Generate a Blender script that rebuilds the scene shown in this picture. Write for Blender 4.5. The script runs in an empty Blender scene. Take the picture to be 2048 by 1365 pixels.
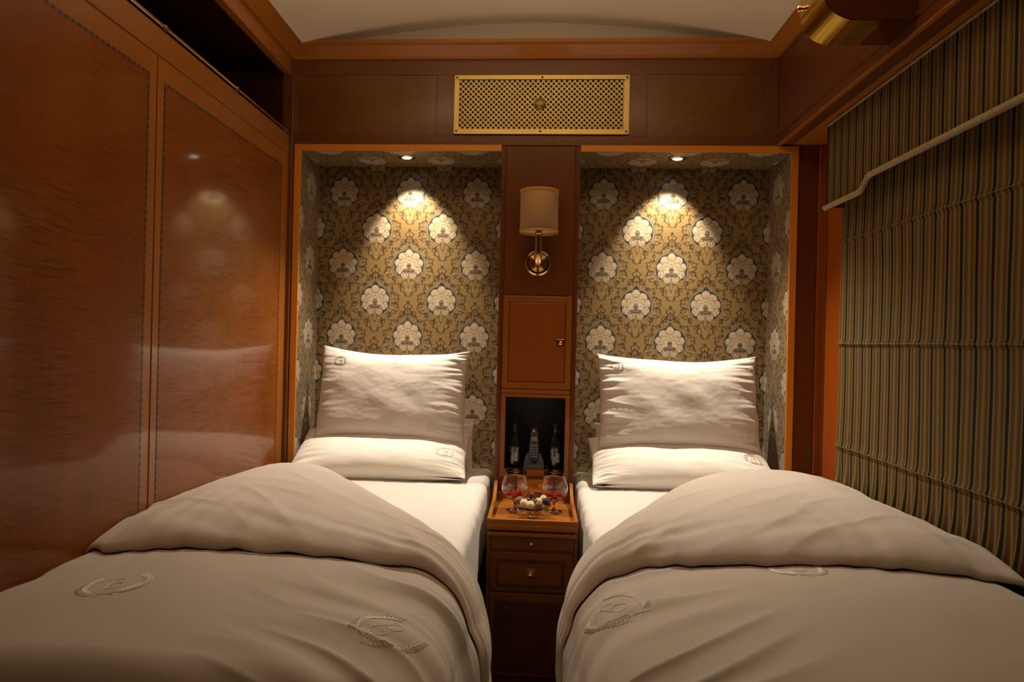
import bpy, bmesh, math, random
from mathutils import Vector, Matrix, noise as mnoise
PI = math.pi
S = bpy.context.scene
COL = S.collection
random.seed(7)

# ------------------------------------------------------------------ object helpers
def link(o):
    COL.objects.link(o); return o

def tag(o, label=None, cat=None, group=None, kind=None):
    if label: o['label'] = label
    if cat: o['category'] = cat
    if group: o['group'] = group
    if kind: o['kind'] = kind
    return o

def thing(name, loc, label=None, cat=None, group=None, kind=None):
    o = link(bpy.data.objects.new(name, None))
    o.location = loc; o.empty_display_size = .05
    tag(o, label, cat, group, kind)
    return o

def wloc(o):
    v = Vector((0, 0, 0))
    while o is not None:
        v += o.location; o = o.parent
    return v

class MB:
    """collects world-space geometry and links it as one mesh object"""
    def __init__(s): s.v = []; s.f = []; s.sm = []; s.uv = {}
    def add(s, vs, fs, smooth=False, uvs=None):
        n = len(s.v); s.v += [tuple(p) for p in vs]
        for f in fs:
            s.f.append(tuple(i + n for i in f)); s.sm.append(smooth)
        if uvs:
            for i, u in enumerate(uvs): s.uv[n + i] = u
        return s
    def box(s, x0, x1, y0, y1, z0, z1, b=0.0):
        if x0 > x1: x0, x1 = x1, x0
        if y0 > y1: y0, y1 = y1, y0
        if z0 > z1: z0, z1 = z1, z0
        b = min(b, (x1-x0)*.45, (y1-y0)*.45, (z1-z0)*.45)
        if b <= 0:
            vs = [(x, y, z) for x in (x0, x1) for y in (y0, y1) for z in (z0, z1)]
            return s.add(vs, [(0,1,3,2),(4,6,7,5),(0,4,5,1),(2,3,7,6),(0,2,6,4),(1,5,7,3)])
        bm = bmesh.new(); bmesh.ops.create_cube(bm, size=1)
        for v in bm.verts:
            v.co = Vector((x0+(v.co.x+.5)*(x1-x0), y0+(v.co.y+.5)*(y1-y0), z0+(v.co.z+.5)*(z1-z0)))
        bmesh.ops.bevel(bm, geom=bm.edges[:], offset=b, segments=2, affect='EDGES', profile=.5)
        return s.bm(bm)
    def bm(s, bm, smooth=False, free=True):
        bm.verts.index_update()
        s.add([v.co[:] for v in bm.verts], [[v.index for v in f.verts] for f in bm.faces], smooth)
        if free: bm.free()
        return s
    def prism(s, pts, axis, a0, a1, smooth=False, caps=True):
        """pts: closed 2D outline; axis x: pts=(y,z); y: pts=(x,z); z: pts=(x,y)"""
        def P(p, a): return {'x': (a, p[0], p[1]), 'y': (p[0], a, p[1]), 'z': (p[0], p[1], a)}[axis]
        n = len(pts)
        vs = [P(p, a0) for p in pts] + [P(p, a1) for p in pts]
        fs = [(i, (i+1) % n, n+(i+1) % n, n+i) for i in range(n)]
        s.add(vs, fs, smooth)
        if caps: s.add(vs, [tuple(range(n))[::-1], tuple(range(n, 2*n))])
        return s
    def lathe(s, prof, c, axis='z', seg=40, smooth=True, closed=False):
        vs = []; n = len(prof)
        for k in range(seg):
            a = 2*PI*k/seg
            for r, h in prof:
                x, y = r*math.cos(a), r*math.sin(a)
                p = {'z': (x, y, h), 'y': (x, h, y), 'x': (h, x, y)}[axis]
                vs.append((c[0]+p[0], c[1]+p[1], c[2]+p[2]))
        fs = []
        for k in range(seg):
            k2 = (k+1) % seg
            for i in range(n-1 if not closed else n):
                j = (i+1) % n
                fs.append((k*n+i, k2*n+i, k2*n+j, k*n+j))
        return s.add(vs, fs, smooth)
    def tube(s, pts, r, seg=8, closed=False, cap=True, twist=None):
        pts = [Vector(p) for p in pts]; n = len(pts)
        if n < 2: return s
        T = []
        for i in range(n):
            a = pts[i-1] if (i > 0 or closed) else pts[i]
            b = pts[(i+1) % n] if (i < n-1 or closed) else pts[i]
            t = (b-a); T.append(t.normalized() if t.length > 1e-9 else Vector((0, 0, 1)))
        up = Vector((0, 0, 1)) if abs(T[0].z) < .9 else Vector((1, 0, 0))
        N = (up - T[0]*up.dot(T[0])).normalized()
        vs = []
        for i in range(n):
            N = (N - T[i]*N.dot(T[i]))
            N = N.normalized() if N.length > 1e-6 else Vector((1, 0, 0))
            B = T[i].cross(N); rr = r[i] if isinstance(r, (list, tuple)) else r
            for k in range(seg):
                a = 2*PI*k/seg
                vs.append(pts[i] + (N*math.cos(a)+B*math.sin(a))*rr)
        fs = []
        for i in range(n if closed else n-1):
            j = (i+1) % n
            for k in range(seg):
                fs.append((i*seg+k, i*seg+(k+1) % seg, j*seg+(k+1) % seg, j*seg+k))
        s.add(vs, fs, True)
        if cap and not closed:
            s.add(vs[:seg], [tuple(range(seg))[::-1]]); s.add(vs[-seg:], [tuple(range(seg))])
        return s
    def grid(s, fn, nu, nv, smooth=True, uvfn=None):
        vs = []; uv = []
        for j in range(nv+1):
            for i in range(nu+1):
                vs.append(fn(i/nu, j/nv))
                if uvfn: uv.append(uvfn(i/nu, j/nv))
        fs = [(j*(nu+1)+i, j*(nu+1)+i+1, (j+1)*(nu+1)+i+1, (j+1)*(nu+1)+i) for j in range(nv) for i in range(nu)]
        return s.add(vs, fs, smooth, uv if uvfn else None)
    def sphere(s, c, r, sx=1, sy=1, sz=1, seg=20, rings=12, rough=0, seed=0):
        prof = []
        vs = []
        for i in range(rings+1):
            t = PI*i/rings
            for k in range(seg):
                a = 2*PI*k/seg
                d = Vector((math.sin(t)*math.cos(a), math.sin(t)*math.sin(a), math.cos(t)))
                q = r*(1+rough*mnoise.noise(d*3+Vector((seed, seed*2.1, 0))))
                vs.append((c[0]+d.x*q*sx, c[1]+d.y*q*sy, c[2]+d.z*q*sz))
        fs = [(i*seg+k, (i+1)*seg+k, (i+1)*seg+(k+1) % seg, i*seg+(k+1) % seg) for i in range(rings) for k in range(seg)]
        return s.add(vs, fs, True)
    def build(s, name, mat, parent=None, loc=None, label=None, cat=None, group=None, kind=None, weld=0):
        org = wloc(parent) if parent else Vector((0, 0, 0))
        L = Vector(loc) if loc else Vector((0, 0, 0))
        if parent and loc: L = L - org
        base = org + L
        me = bpy.data.meshes.new(name)
        me.from_pydata([tuple(Vector(p) - base) for p in s.v], [], s.f)
        me.polygons.foreach_set('use_smooth', s.sm)
        if s.uv:
            ul = me.uv_layers.new(name='UVMap')
            for l in me.loops: ul.data[l.index].uv = s.uv.get(l.vertex_index, (0, 0))
        if weld:
            bm = bmesh.new(); bm.from_mesh(me); bmesh.ops.remove_doubles(bm, verts=bm.verts, dist=weld); bm.to_mesh(me); bm.free()
        me.update()
        me.materials.append(mat)
        o = link(bpy.data.objects.new(name, me)); o.location = L
        if parent: o.parent = parent
        tag(o, label, cat, group, kind)
        return o

def recalc(o):
    bm = bmesh.new(); bm.from_mesh(o.data); bmesh.ops.recalc_face_normals(bm, faces=bm.faces[:]); bm.to_mesh(o.data); bm.free(); return o

# ------------------------------------------------------------------ node expression helper
class E:
    nt = None
    def __init__(s, v): s.v = v
    @staticmethod
    def m(op, *a, clamp=False):
        n = E.nt.nodes.new('ShaderNodeMath'); n.operation = op; n.use_clamp = clamp
        for i, x in enumerate(a):
            x = x.v if isinstance(x, E) else x
            if isinstance(x, (int, float)): n.inputs[i].default_value = x
            else: E.nt.links.new(x, n.inputs[i])
        return E(n.outputs[0])
    def __add__(s, o): return E.m('ADD', s, o)
    __radd__ = __add__
    def __sub__(s, o): return E.m('SUBTRACT', s, o)
    def __rsub__(s, o): return E.m('SUBTRACT', o, s)
    def __mul__(s, o): return E.m('MULTIPLY', s, o)
    __rmul__ = __mul__
    def __truediv__(s, o): return E.m('DIVIDE', s, o)
    def __pow__(s, o): return E.m('POWER', s, o)
    def __neg__(s): return E.m('MULTIPLY', s, -1)
def eabs(a): return E.m('ABSOLUTE', a)
def esin(a): return E.m('SINE', a)
def ecos(a): return E.m('COSINE', a)
def emax(a, b): return E.m('MAXIMUM', a, b)
def emin(a, b): return E.m('MINIMUM', a, b)
def egt(a, b): return E.m('GREATER_THAN', a, b)
def elt(a, b): return E.m('LESS_THAN', a, b)
def esqrt(a): return E.m('SQRT', a)
def eatan2(a, b): return E.m('ARCTAN2', a, b)
def efloor(a): return E.m('FLOOR', a)
def efrac(a): return E.m('FRACT', a)
def clamp(a): return E.m('ADD', a, 0.0, clamp=True)
def sstep(a, lo, hi):
    n = E.nt.nodes.new('ShaderNodeMapRange'); n.interpolation_type = 'SMOOTHSTEP'
    E.nt.links.new(a.v, n.inputs[0]); 
    if lo < hi:
        n.inputs[1].default_value = lo; n.inputs[2].default_value = hi; n.inputs[3].default_value = 0; n.inputs[4].default_value = 1
    else:
        n.inputs[1].default_value = hi; n.inputs[2].default_value = lo; n.inputs[3].default_value = 1; n.inputs[4].default_value = 0
    return E(n.outputs[0])
def eline(d, w): return sstep(eabs(d), w, w*.35)
def combine(x, y, z=0.0):
    n = E.nt.nodes.new('ShaderNodeCombineXYZ')
    for i, a in enumerate((x, y, z)):
        if isinstance(a, E): E.nt.links.new(a.v, n.inputs[i])
        else: n.inputs[i].default_value = a
    return n.outputs[0]
def enoise(vec, scale, detail=2.0, rough=.5, dist=0.0):
    n = E.nt.nodes.new('ShaderNodeTexNoise'); n.inputs['Scale'].default_value = scale
    n.inputs['Detail'].default_value = detail; n.inputs['Roughness'].default_value = rough; n.inputs['Distortion'].default_value = dist
    E.nt.links.new(vec, n.inputs['Vector']); return E(n.outputs['Fac'])
def esep(sock):
    n = E.nt.nodes.new('ShaderNodeSeparateXYZ'); E.nt.links.new(sock, n.inputs[0])
    return E(n.outputs[0]), E(n.outputs[1]), E(n.outputs[2])
def cmix(fac, a, b):
    n = E.nt.nodes.new('ShaderNodeMix'); n.data_type = 'RGBA'
    if isinstance(fac, E): E.nt.links.new(fac.v, n.inputs[0])
    else: n.inputs[0].default_value = fac
    for sck, c in ((n.inputs[6], a), (n.inputs[7], b)):
        if isinstance(c, tuple): sck.default_value = (*c[:3], 1)
        else: E.nt.links.new(c, sck)
    return n.outputs[2]
def coord(kind='Object'):
    n = E.nt.nodes.new('ShaderNodeTexCoord'); return n.outputs[kind]
def mapping(vec, scale=(1, 1, 1), rot=(0, 0, 0), loc=(0, 0, 0)):
    n = E.nt.nodes.new('ShaderNodeMapping'); E.nt.links.new(vec, n.inputs[0])
    n.inputs['Scale'].default_value = scale; n.inputs['Rotation'].default_value = rot; n.inputs['Location'].default_value = loc
    return n.outputs[0]

def mat(name, color=(.5, .5, .5), rough=.5, metal=0.0, coat=0.0, spec=None, **kw):
    m = bpy.data.materials.new(name); m.use_nodes = True
    E.nt = m.node_tree
    b = m.node_tree.nodes['Principled BSDF']
    b.inputs['Base Color'].default_value = (*color, 1); b.inputs['Roughness'].default_value = rough
    b.inputs['Metallic'].default_value = metal
    b.inputs['Coat Weight'].default_value = coat; b.inputs['Coat Roughness'].default_value = kw.get('coat_rough', .06)
    if spec is not None: b.inputs['Specular IOR Level'].default_value = spec
    if 'trans' in kw: b.inputs['Transmission Weight'].default_value = kw['trans']
    if 'ior' in kw: b.inputs['IOR'].default_value = kw['ior']
    if 'sheen' in kw: b.inputs['Sheen Weight'].default_value = kw['sheen']
    m['b'] = 1
    return m, b
def setc(b, inp, sock):
    sock = sock.v if isinstance(sock, E) else sock
    E.nt.links.new(sock, b.inputs[inp])
def bump(b, h, strength=.2, dist=.001, inp='Normal'):
    n = E.nt.nodes.new('ShaderNodeBump'); n.inputs['Strength'].default_value = strength; n.inputs['Distance'].default_value = dist
    E.nt.links.new(h.v if isinstance(h, E) else h, n.inputs['Height']); E.nt.links.new(n.outputs[0], b.inputs[inp])

# ------------------------------------------------------------------ materials
def wood(name, c1, c2, grain='z', fig=1.0, rough=.35, coat=.6, coat_rough=.08, scale=1.0, bumpy=.0):
    """lacquered veneer: long grain along one axis, ripple figure across it"""
    m, b = mat(name, c1, rough, 0, coat, spec=.22, coat_rough=coat_rough)
    x, y, z = esep(coord())
    if grain == 'z': a, p, q = z, y, x
    elif grain == 'y': a, p, q = y, z, x
    else: a, p, q = x, z, y
    lon = enoise(combine(p*60*scale, q*60*scale, a*2.2*scale), 1.0, 4, .6)
    broad = enoise(combine(p*5*scale, q*5*scale, a*.9*scale), 1.0, 3, .5, .6)
    wob = enoise(combine(p*4, q*4, a*2.0), 1.0, 2)
    rip = enoise(combine(p*14+wob*2, q*14, a*175*scale+wob*9+p*8), 1.0, 2.0, .5)
    ripm = enoise(combine(p*3.2, q*3.2, a*1.6), 1.0, 2)
    f = clamp(lon*.45 + (broad-.5)*.9 + .12)
    f2 = clamp((rip-.5)*fig*(sstep(ripm, .34, .62)*.8+.2)*1.5 + .5)
    dark = tuple(k*.5 for k in c1)
    col = cmix(f, c1, c2)
    col = cmix(sstep(f2, .56, .12)*.62, col, dark)
    setc(b, 'Base Color', col)
    if bumpy:
        w = enoise(combine(p*4.5, q*4.5, a*2.6), 1.0, 1.5)
        bump(b, w + rip*.02*fig, bumpy, .02)
        n = b.inputs['Normal'].links[0].from_node
        E.nt.links.new(n.outputs[0], b.inputs['Coat Normal'])
    return m

ORG = ((.215, .062, .008), (.36, .125, .017))
RED = ((.150, .032, .006), (.27, .072, .011))
DRK = ((.085, .023, .007), (.15, .047, .013))
M = {}
M['wall_wood'] = wood('figured lacquered veneer', (.160, .038, .0018), (.29, .084, .0055), 'z', 1.5, .38, .55, .085, bumpy=.05)
M['stile'] = wood('straight grained veneer', (.230, .072, .010), (.38, .145, .021), 'z', .5, .35, .6, .09)
M['stile_y'] = wood('rail veneer', (.225, .072, .010), (.38, .145, .021), 'y', .5, .35, .6, .09)
M['head'] = wood('header veneer', (.135, .040, .009), (.215, .074, .016), 'x', .5, .4, .5, .13)
M['head_panel'] = wood('header panel veneer', (.150, .050, .009), (.250, .094, .017), 'z', .6, .4, .5, .13)
M['head_red'] = wood('bulkhead veneer', (.110, .026, .007), (.175, .048, .011), 'y', .4, .4, .5, .13)
M['crown'] = wood('crown moulding wood', (.290, .092, .010), (.47, .170, .021), 'x', .3, .35, .6, .12)
M['crown_y'] = wood('crown moulding wood along room', (.290, .092, .010), (.47, .170, .021), 'y', .3, .35, .6, .12)
M['orange'] = wood('niche frame wood', (.66, .22, .026), (.82, .33, .045), 'z', .2, .35, .6, .1)
M['orange_x'] = wood('niche frame wood across', (.66, .22, .026), (.82, .33, .045), 'x', .2, .35, .6, .1)
M['dark_stile'] = wood('dark red stile', (.105, .026, .006), (.18, .048, .010), 'z', .4, .35, .6, .1)
M['red_panel'] = wood('orange red panel', (.27, .052, .003), (.38, .090, .007), 'z', .25, .35, .6, .1)
M['col'] = wood('column panel wood', (.120, .032, .007), (.20, .060, .012), 'z', .9, .35, .65, .07)
M['col_frame'] = wood('cabinet frame wood', (.25, .075, .011), (.36, .125, .019), 'z', .2, .35, .6, .1)
M['col_door'] = wood('cabinet door wood', (.24, .055, .009), (.34, .095, .015), 'z', .5, .35, .6, .1)
M['ns'] = wood('nightstand wood', (.150, .046, .009), (.25, .088, .017), 'x', .3, .35, .6, .1)
M['ns_dark'] = wood('nightstand door wood', (.075, .020, .006), (.12, .036, .010), 'z', .6, .35, .55, .1)
M['tray'] = wood('tray wood', (.28, .085, .013), (.42, .15, .024), 'x', .2, .32, .6, .08)
M['base_wood'] = wood('dark bed wood', (.05, .014, .005), (.09, .026, .008), 'y', .2, .4, .4, .2)
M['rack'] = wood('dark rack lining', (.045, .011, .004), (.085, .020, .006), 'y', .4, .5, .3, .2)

def inlay(name, axis, pitch):
    m, b = mat(name, (.02, .012, .01), .35, 0, .5)
    x, y, z = esep(coord()); a = {'x': x, 'y': y, 'z': z}[axis]
    o = {'x': z, 'y': z, 'z': x+y}[axis]
    d = efrac(a/pitch + esin(o*1200)*.0)
    f = sstep(eabs(d-.5), .22, .30)
    setc(b, 'Base Color', cmix(f, (.020, .012, .010), (.15, .055, .018)))
    return m
M['inlay_z'] = inlay('rope inlay vertical', 'z', .021)
M['inlay_y'] = inlay('rope inlay along', 'y', .021)
M['bead_x'] = inlay('bead inlay across', 'x', .0068)
M['bead_z'] = inlay('bead inlay up', 'z', .0068)

def brass(name, col, rough, noise_amt=.1):
    m, b = mat(name, col, rough, 1.0)
    n = enoise(coord(), 60, 3)
    setc(b, 'Roughness', n*noise_amt + (rough-noise_amt*.5))
    n2 = enoise(coord(), 14, 3)
    setc(b, 'Base Color', cmix(n2, tuple(c*.8 for c in col), col))
    return m
M['brass'] = brass('polished brass', (.83, .58, .22), .16)
M['brass_dull'] = brass('dull brass', (.62, .44, .16), .42)
M['brass_box'] = brass('mirror brass', (.90, .66, .16), .17, .05)
M['brass_dark'] = brass('tarnished brass', (.30, .20, .07), .45)
M['screw'] = brass('dark screw', (.12, .08, .04), .5)

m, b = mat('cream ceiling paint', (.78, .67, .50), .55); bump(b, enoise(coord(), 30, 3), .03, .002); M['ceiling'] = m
m, b = mat('shaded cream arch paint', (.42, .335, .235), .55); bump(b, enoise(coord(), 30, 3), .03, .002); M['arch'] = m  # shade on the end arch is put into this darker cream
m, b = mat('carpet', (.06, .035, .025), .95); setc(b, 'Base Color', cmix(enoise(coord(), 120, 3), (.035, .02, .015), (.09, .05, .035))); bump(b, enoise(coord(), 300, 2), .5, .004); M['carpet'] = m
m, b = mat('black lining', (.012, .010, .010), .5); setc(b, 'Base Color', cmix(enoise(coord(), 8, 2), (.010, .008, .008), (.018, .013, .012))); M['black'] = m

def cloth(name, c, var=.06, rough=.75, weave=1.0, sheen=.15):
    m, b = mat(name, c, rough, sheen=sheen)
    b.inputs['Sheen Roughness'].default_value = .4
    n = enoise(coord(), 5, 3)
    setc(b, 'Base Color', cmix(n, tuple(k*(1-var) for k in c), tuple(min(1, k*(1+var)) for k in c)))
    x, y, z = esep(coord())
    w = esin(x*5200)*.5 + esin(y*5200+z*5200)*.5
    bump(b, enoise(coord(), 55, 4, .6)*1.0 + w*.02*weave, .12, .003)
    return m
M['duvet'] = cloth('greige cotton sateen', (.47, .405, .36))
M['flap'] = cloth('duvet reverse side cotton', (.58, .50, .44))
M['case'] = cloth('grey pillowcase cotton', (.60, .54, .50))
M['white_case'] = cloth('white pillowcase cotton', (.80, .755, .70))
M['sheet'] = cloth('white sheet cotton', (.63, .595, .555))
M['thread'], b = mat('embroidery thread', (.66, .57, .50), .35, sheen=.3)
setc(b, 'Base Color', cmix(enoise(coord(), 400, 2), (.80, .72, .65), (.90, .84, .77)))
M['thread_grey'], b = mat('grey embroidery thread', (.36, .33, .31), .4)
setc(b, 'Base Color', cmix(enoise(coord(), 400, 2), (.30, .28, .26), (.44, .41, .38)))

# ---- damask wall covering
def damask():
    m, b = mat('damask wall fabric', (.3, .2, .1), .45)
    u, v, _ = esep(coord('UV'))
    P, Q, K = .305, .327, .063
    def wrap(a, per, off):
        t = efrac((a-off)/per + .5); return (t-.5)*per
    ua, va = wrap(u, P, 0), wrap(v, Q, 0)
    ub, vb = wrap(u, P, P/2), wrap(v, Q, Q/2)
    da = eabs(ua)/P*1.07+eabs(va)/Q; db = eabs(ub)/P*1.07+eabs(vb)/Q
    pick = elt(db, da)
    du = ua + (ub-ua)*pick; dv = va + (vb-va)*pick
    nvec = combine(eabs(du), dv, pick*3.0)
    n1 = enoise(nvec, 45, 3, .55); n2 = enoise(combine(eabs(du)+.5, dv, pick*3.0), 45, 3, .55)
    nf = enoise(nvec, 130, 3, .6)
    x = eabs(du)/K + (n1-.5)*.10; y = dv/K + (n2-.5)*.10
    x = eabs(x)
    r = esqrt(x*x+y*y); th = eatan2(x, y)
    lobe = eabs(ecos(th*4.5))
    lob = lobe ** .55
    mini = eabs(ecos(th*22.5)) ** .7
    top = sstep(th, .34, .05)
    R = lob*.20 + mini*.05 + .79 + top*.08
    med = sstep(r-R, .025, -.02)
    # outer teardrop, broken dark ground with a beaded line around it
    tp = sstep(th, .30, 0.0); tp = tp*tp
    wav = eabs(esin(th*9))
    Rt = tp*.34 + 1.10 + wav*.035 + (nf-.5)*.09
    ring = sstep(r-Rt, .03, -.03)
    bead = eline(r-Rt-.035, .035)
    bead2 = eline(r-Rt-.095, .035)
    low = sstep(th, 2.72, 2.5)
    # leafy surround: acanthus teeth swept outwards and down
    ph = efrac(th*1.75 + r*.28 + .1)
    tri = eabs(ph-.5)*2
    ph2 = efrac(th*5.25 + r*.5 + (n1-.5)*.5)
    tri2 = eabs(ph2-.5)*2
    side = sstep(eabs(th-1.85), .75, .1)
    Ro = Rt + .20 + tri*.30 + tri2*.11 + side*.22 + tp*.2 + (nf-.5)*.10
    surr = sstep(r-Ro, .04, -.04)*low
    surr_edge = eline(r-Ro, .085)*low
    inner_edge = eline(r-(Rt+(Ro-Rt)*.62), .035)*low
    swirl = eline(tri-.12, .16)*surr*sstep(r-Rt, .1, .2)
    swirl2 = eline(tri2-.15, .22)*surr*sstep(r-Rt, .16, .26)
    # finial above
    fy = y-2.02
    fin_w = (1-fy*fy*3.2)*.24 + esin(y*15)*.07
    fin = sstep(x-fin_w, .03, -.03)
    fin_e = eline(x-fin_w, .075)*sstep(eabs(fy), .62, .5)
    cx, cy = x-.42, y-1.66
    curl = esqrt(cx*cx+cy*cy)
    fin_c = eline(curl-.17, .05)
    fin = fin*sstep(eabs(fy), .6, .48)
    vein = eline(x, .03)*fin
    # bouquet below
    ty = (y+1.62)
    bw = emax((1-ty*ty*1.75)*.56, 0) * (sstep(y, -2.45, -1.75)*.45+.55) + esin(y*14+x*4)*.08
    bq = sstep(x-bw, .03, -.03)*sstep(y, -2.32, -2.2)*sstep(y, -1.0, -1.08)
    bq_e = eline(x-bw, .08)*sstep(y, -2.36, -2.25)*sstep(y, -1.0, -1.08)
    bq_l = eline(efrac(x*3.2 + eabs(y+1.2)*1.1 + (n1-.5)*.8)-.5, .17)*bq
    cx2, cy2 = x-.62, y+1.50
    cu2 = esqrt(cx2*cx2+cy2*cy2); bq_c = eline(cu2-.14, .045)
    # medallion interior
    py = y+.28
    r2 = esqrt(x*x+py*py); th2 = eatan2(x, py)
    lb2 = eabs(ecos(th2*4.5)) ** .6
    pet = emax(eline(r2-(lb2*.30+.60), .05), emax(eline(r2-(lb2*.26+.36), .045), eline(r2-(lb2*.34+.72), .03)*.6))
    notch = sstep(eabs(ecos(th*4.5)), .20, .04)*sstep(r, .58, .72)
    rays = sstep(eabs(esin(th2*4.5)), .14, .03)*sstep(r2, .50, .60)*sstep(r2, .98, .84)*.7
    med_l = clamp(emax(emax(pet, notch), rays)*sstep(y, -.75, -.55)*.8 + notch*.4)
    # curls at the foot of the palmette
    c3x, c3y = x-.30, y+.74
    c3 = esqrt(c3x*c3x+c3y*c3y)
    med_c = emax(eline(c3-.27, .04), eline(c3-.13, .035))
    # heart
    h1 = sstep(esqrt((x/.17)*(x/.17)+((y+.12)/.25)*((y+.12)/.25)), 1.1, .9)
    h2x, h2y = x-.24, y+.45
    h2 = sstep(esqrt((h2x/.20)*(h2x/.20)+(h2y/.15)*(h2y/.15)), 1.1, .9)
    h3 = sstep(esqrt((x/.13)*(x/.13)+((y+.42)/.16)*((y+.42)/.16)), 1.1, .9)
    heart = clamp(h1+h2+h3)*(sstep(nf, .42, .60)*.45+.55)
    eng = eline(efrac(n1*8+nf*2)-.5, .16)*clamp(surr+fin+bq)*.75
    veins = eline(efrac(n2*7+r2*2)-.5, .10)*sstep(r, .35, .5)*.45
    # colours
    fine = enoise(coord('UV'), 900, 2)
    bgc = cmix(fine, (.200, .122, .040), (.290, .186, .068))
    gold2 = cmix(nf, (.24, .152, .054), (.41, .285, .118))
    brown = (.050, .024, .008)
    dark = cmix(sstep(nf, .45, .6), (.010, .011, .014), (.035, .032, .030))
    cream = cmix(nf, (.40, .31, .20), (.64, .52, .37))
    c = cmix(clamp(surr*.75+fin*.7+bq*.75), bgc, gold2)
    lines = clamp(surr_edge*.95+inner_edge*.6+swirl*.75+swirl2*.5+fin_e+fin_c*.9+vein+bq_e+bq_l*.7+bq_c*.9+eng)
    c = cmix(lines*.95, c, brown)
    c = cmix(ring*low*(sstep(n2, .36, .52)*.35+.65), c, dark)
    c = cmix(bead*low*.8, c, (.34, .27, .17))
    c = cmix(bead2*low*.8, c, (.03, .028, .028))
    c = cmix(med, c, cream)
    c = cmix(clamp(med_l+med_c+veins)*med*.85, c, (.13, .082, .040))
    c = cmix(heart*med, c, (.040, .020, .009))
    setc(b, 'Base Color', c)
    setc(b, 'Roughness', .36 + fine*.2)
    setc(b, 'Metallic', clamp(1-ring*low+med)*.28)
    b.inputs['Specular IOR Level'].default_value = .6
    b.inputs['Sheen Weight'].default_value = .1
    bump(b, med*1.2 + lines*-.5 + fine*.25 + clamp(med_l+med_c)*-.6, .18, .0012)
    return m
M['damask'] = damask()

# ---- striped blind fabric (stripes across the room's length)
def stripes():
    m, b = mat('striped blind fabric', (.2, .17, .1), .9, spec=.1)
    x, y, z = esep(coord('UV'))
    t = efrac(x/.0595)
    def band(c0, w, so=.012): return sstep(eabs(t-c0), w+so, w-so)
    base = (.140, .098, .030)
    c = cmix(band(.30, .11), base, (.098, .052, .026))
    c = cmix(band(.72, .10), c, (.105, .054, .030))
    c = cmix(band(.52, .055), c, (.190, .140, .034))
    c = cmix(band(.87, .035), c, (.195, .145, .038))
    c = cmix(band(.18, .035), c, (.190, .138, .036))
    c = cmix(band(.04, .085), c, (.016, .014, .008))
    c = cmix(band(1.0, .070), c, (.016, .014, .008))
    f = enoise(coord('UV'), 700, 2)
    n = E.nt.nodes.new('ShaderNodeMix'); n.data_type = 'RGBA'; n.blend_type = 'MULTIPLY'; n.inputs[0].default_value = .5
    E.nt.links.new(c, n.inputs[6]); E.nt.links.new(cmix(f, (.6, .6, .6), (1.3, 1.3, 1.3)), n.inputs[7])
    setc(b, 'Base Color', n.outputs[2])
    bump(b, f, .3, .001)
    return m
M['stripes'] = stripes()
m, b = mat('twisted rope trim', (.42, .32, .19), .8)
setc(b, 'Base Color', cmix(enoise(coord(), 260, 2), (.20, .13, .07), (.58, .46, .30))); bump(b, enoise(coord(), 300, 2), .6, .003); M['rope'] = m

m, b = mat('tan seam thread', (.15, .10, .05), .9); setc(b, 'Base Color', cmix(enoise(coord(), 90, 2), (.09, .06, .03), (.24, .17, .09))); M['seam'] = m
m, b = mat('lamp shade linen', (.62, .45, .30), .8); b.inputs['Transmission Weight'].default_value = 0
setc(b, 'Base Color', cmix(enoise(coord(), 200, 2), (.36, .20, .085), (.42, .24, .11))); M['shade'] = m
m, b = mat('lamp shade orange binding', (.55, .24, .035), .7); setc(b, 'Base Color', cmix(enoise(coord(), 150, 2), (.50, .21, .03), (.62, .28, .05))); M['binding'] = m
m, b = mat('white shade lining', (.8, .76, .68), .6); setc(b, 'Base Color', cmix(enoise(coord(), 80, 2), (.78, .74, .66), (.84, .8, .72))); M['lining'] = m
def glass(name, c=(1, 1, 1), rough=.0, ior=1.45):
    m, b = mat(name, c, rough, trans=1.0, ior=ior)
    setc(b, 'Roughness', enoise(coord(), 20, 2)*.02+rough); return m
M['glass'] = glass('clear crystal')
M['brandy'] = glass('dark red brandy', (.62, .035, .008), .0, 1.36)
m, b = mat('dark bottle glass', (.010, .012, .012), .08, 0, 1.0); setc(b, 'Base Color', cmix(enoise(coord(), 20, 2), (.006, .009, .009), (.016, .018, .016))); M['bottle'] = m
m, b = mat('bottle foil', (.035, .03, .03), .35, .6); setc(b, 'Base Color', cmix(enoise(coord(), 120, 2), (.02, .018, .018), (.06, .05, .05))); M['foil'] = m
m, b = mat('grey printed label', (.34, .32, .36), .5); setc(b, 'Base Color', cmix(enoise(coord(), 40, 2), (.28, .26, .30), (.40, .38, .42))); M['label'] = m
m, b = mat('handset plastic', (.045, .045, .048), .4); setc(b, 'Base Color', cmix(enoise(coord(), 60, 2), (.038, .038, .040), (.055, .055, .058))); M['plastic'] = m
m, b = mat('charging cradle plastic', (.11, .125, .135), .45); setc(b, 'Base Color', cmix(enoise(coord(), 60, 2), (.10, .115, .125), (.12, .135, .15))); M['cradle'] = m
m, b = mat('grey screen', (.20, .20, .20), .2); setc(b, 'Base Color', cmix(enoise(coord(), 30, 2), (.18, .18, .18), (.24, .24, .23))); M['screen'] = m
def emit(name, c, s):
    m = bpy.data.materials.new(name); m.use_nodes = True; b = m.node_tree.nodes['Principled BSDF']
    b.inputs['Base Color'].default_value = (*c, 1); b.inputs['Emission Color'].default_value = (*c, 1); b.inputs['Emission Strength'].default_value = s
    return m
M['led'] = emit('red indicator light', (1, .01, .03), 6)
M['lens'] = emit('downlight lens', (1, .93, .80), 9)
def choc(name, c1, c2, rough):
    m, b = mat(name, c1, rough); n = enoise(coord(), 90, 3); setc(b, 'Base Color', cmix(n, c1, c2)); bump(b, n, .3, .002); return m
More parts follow.
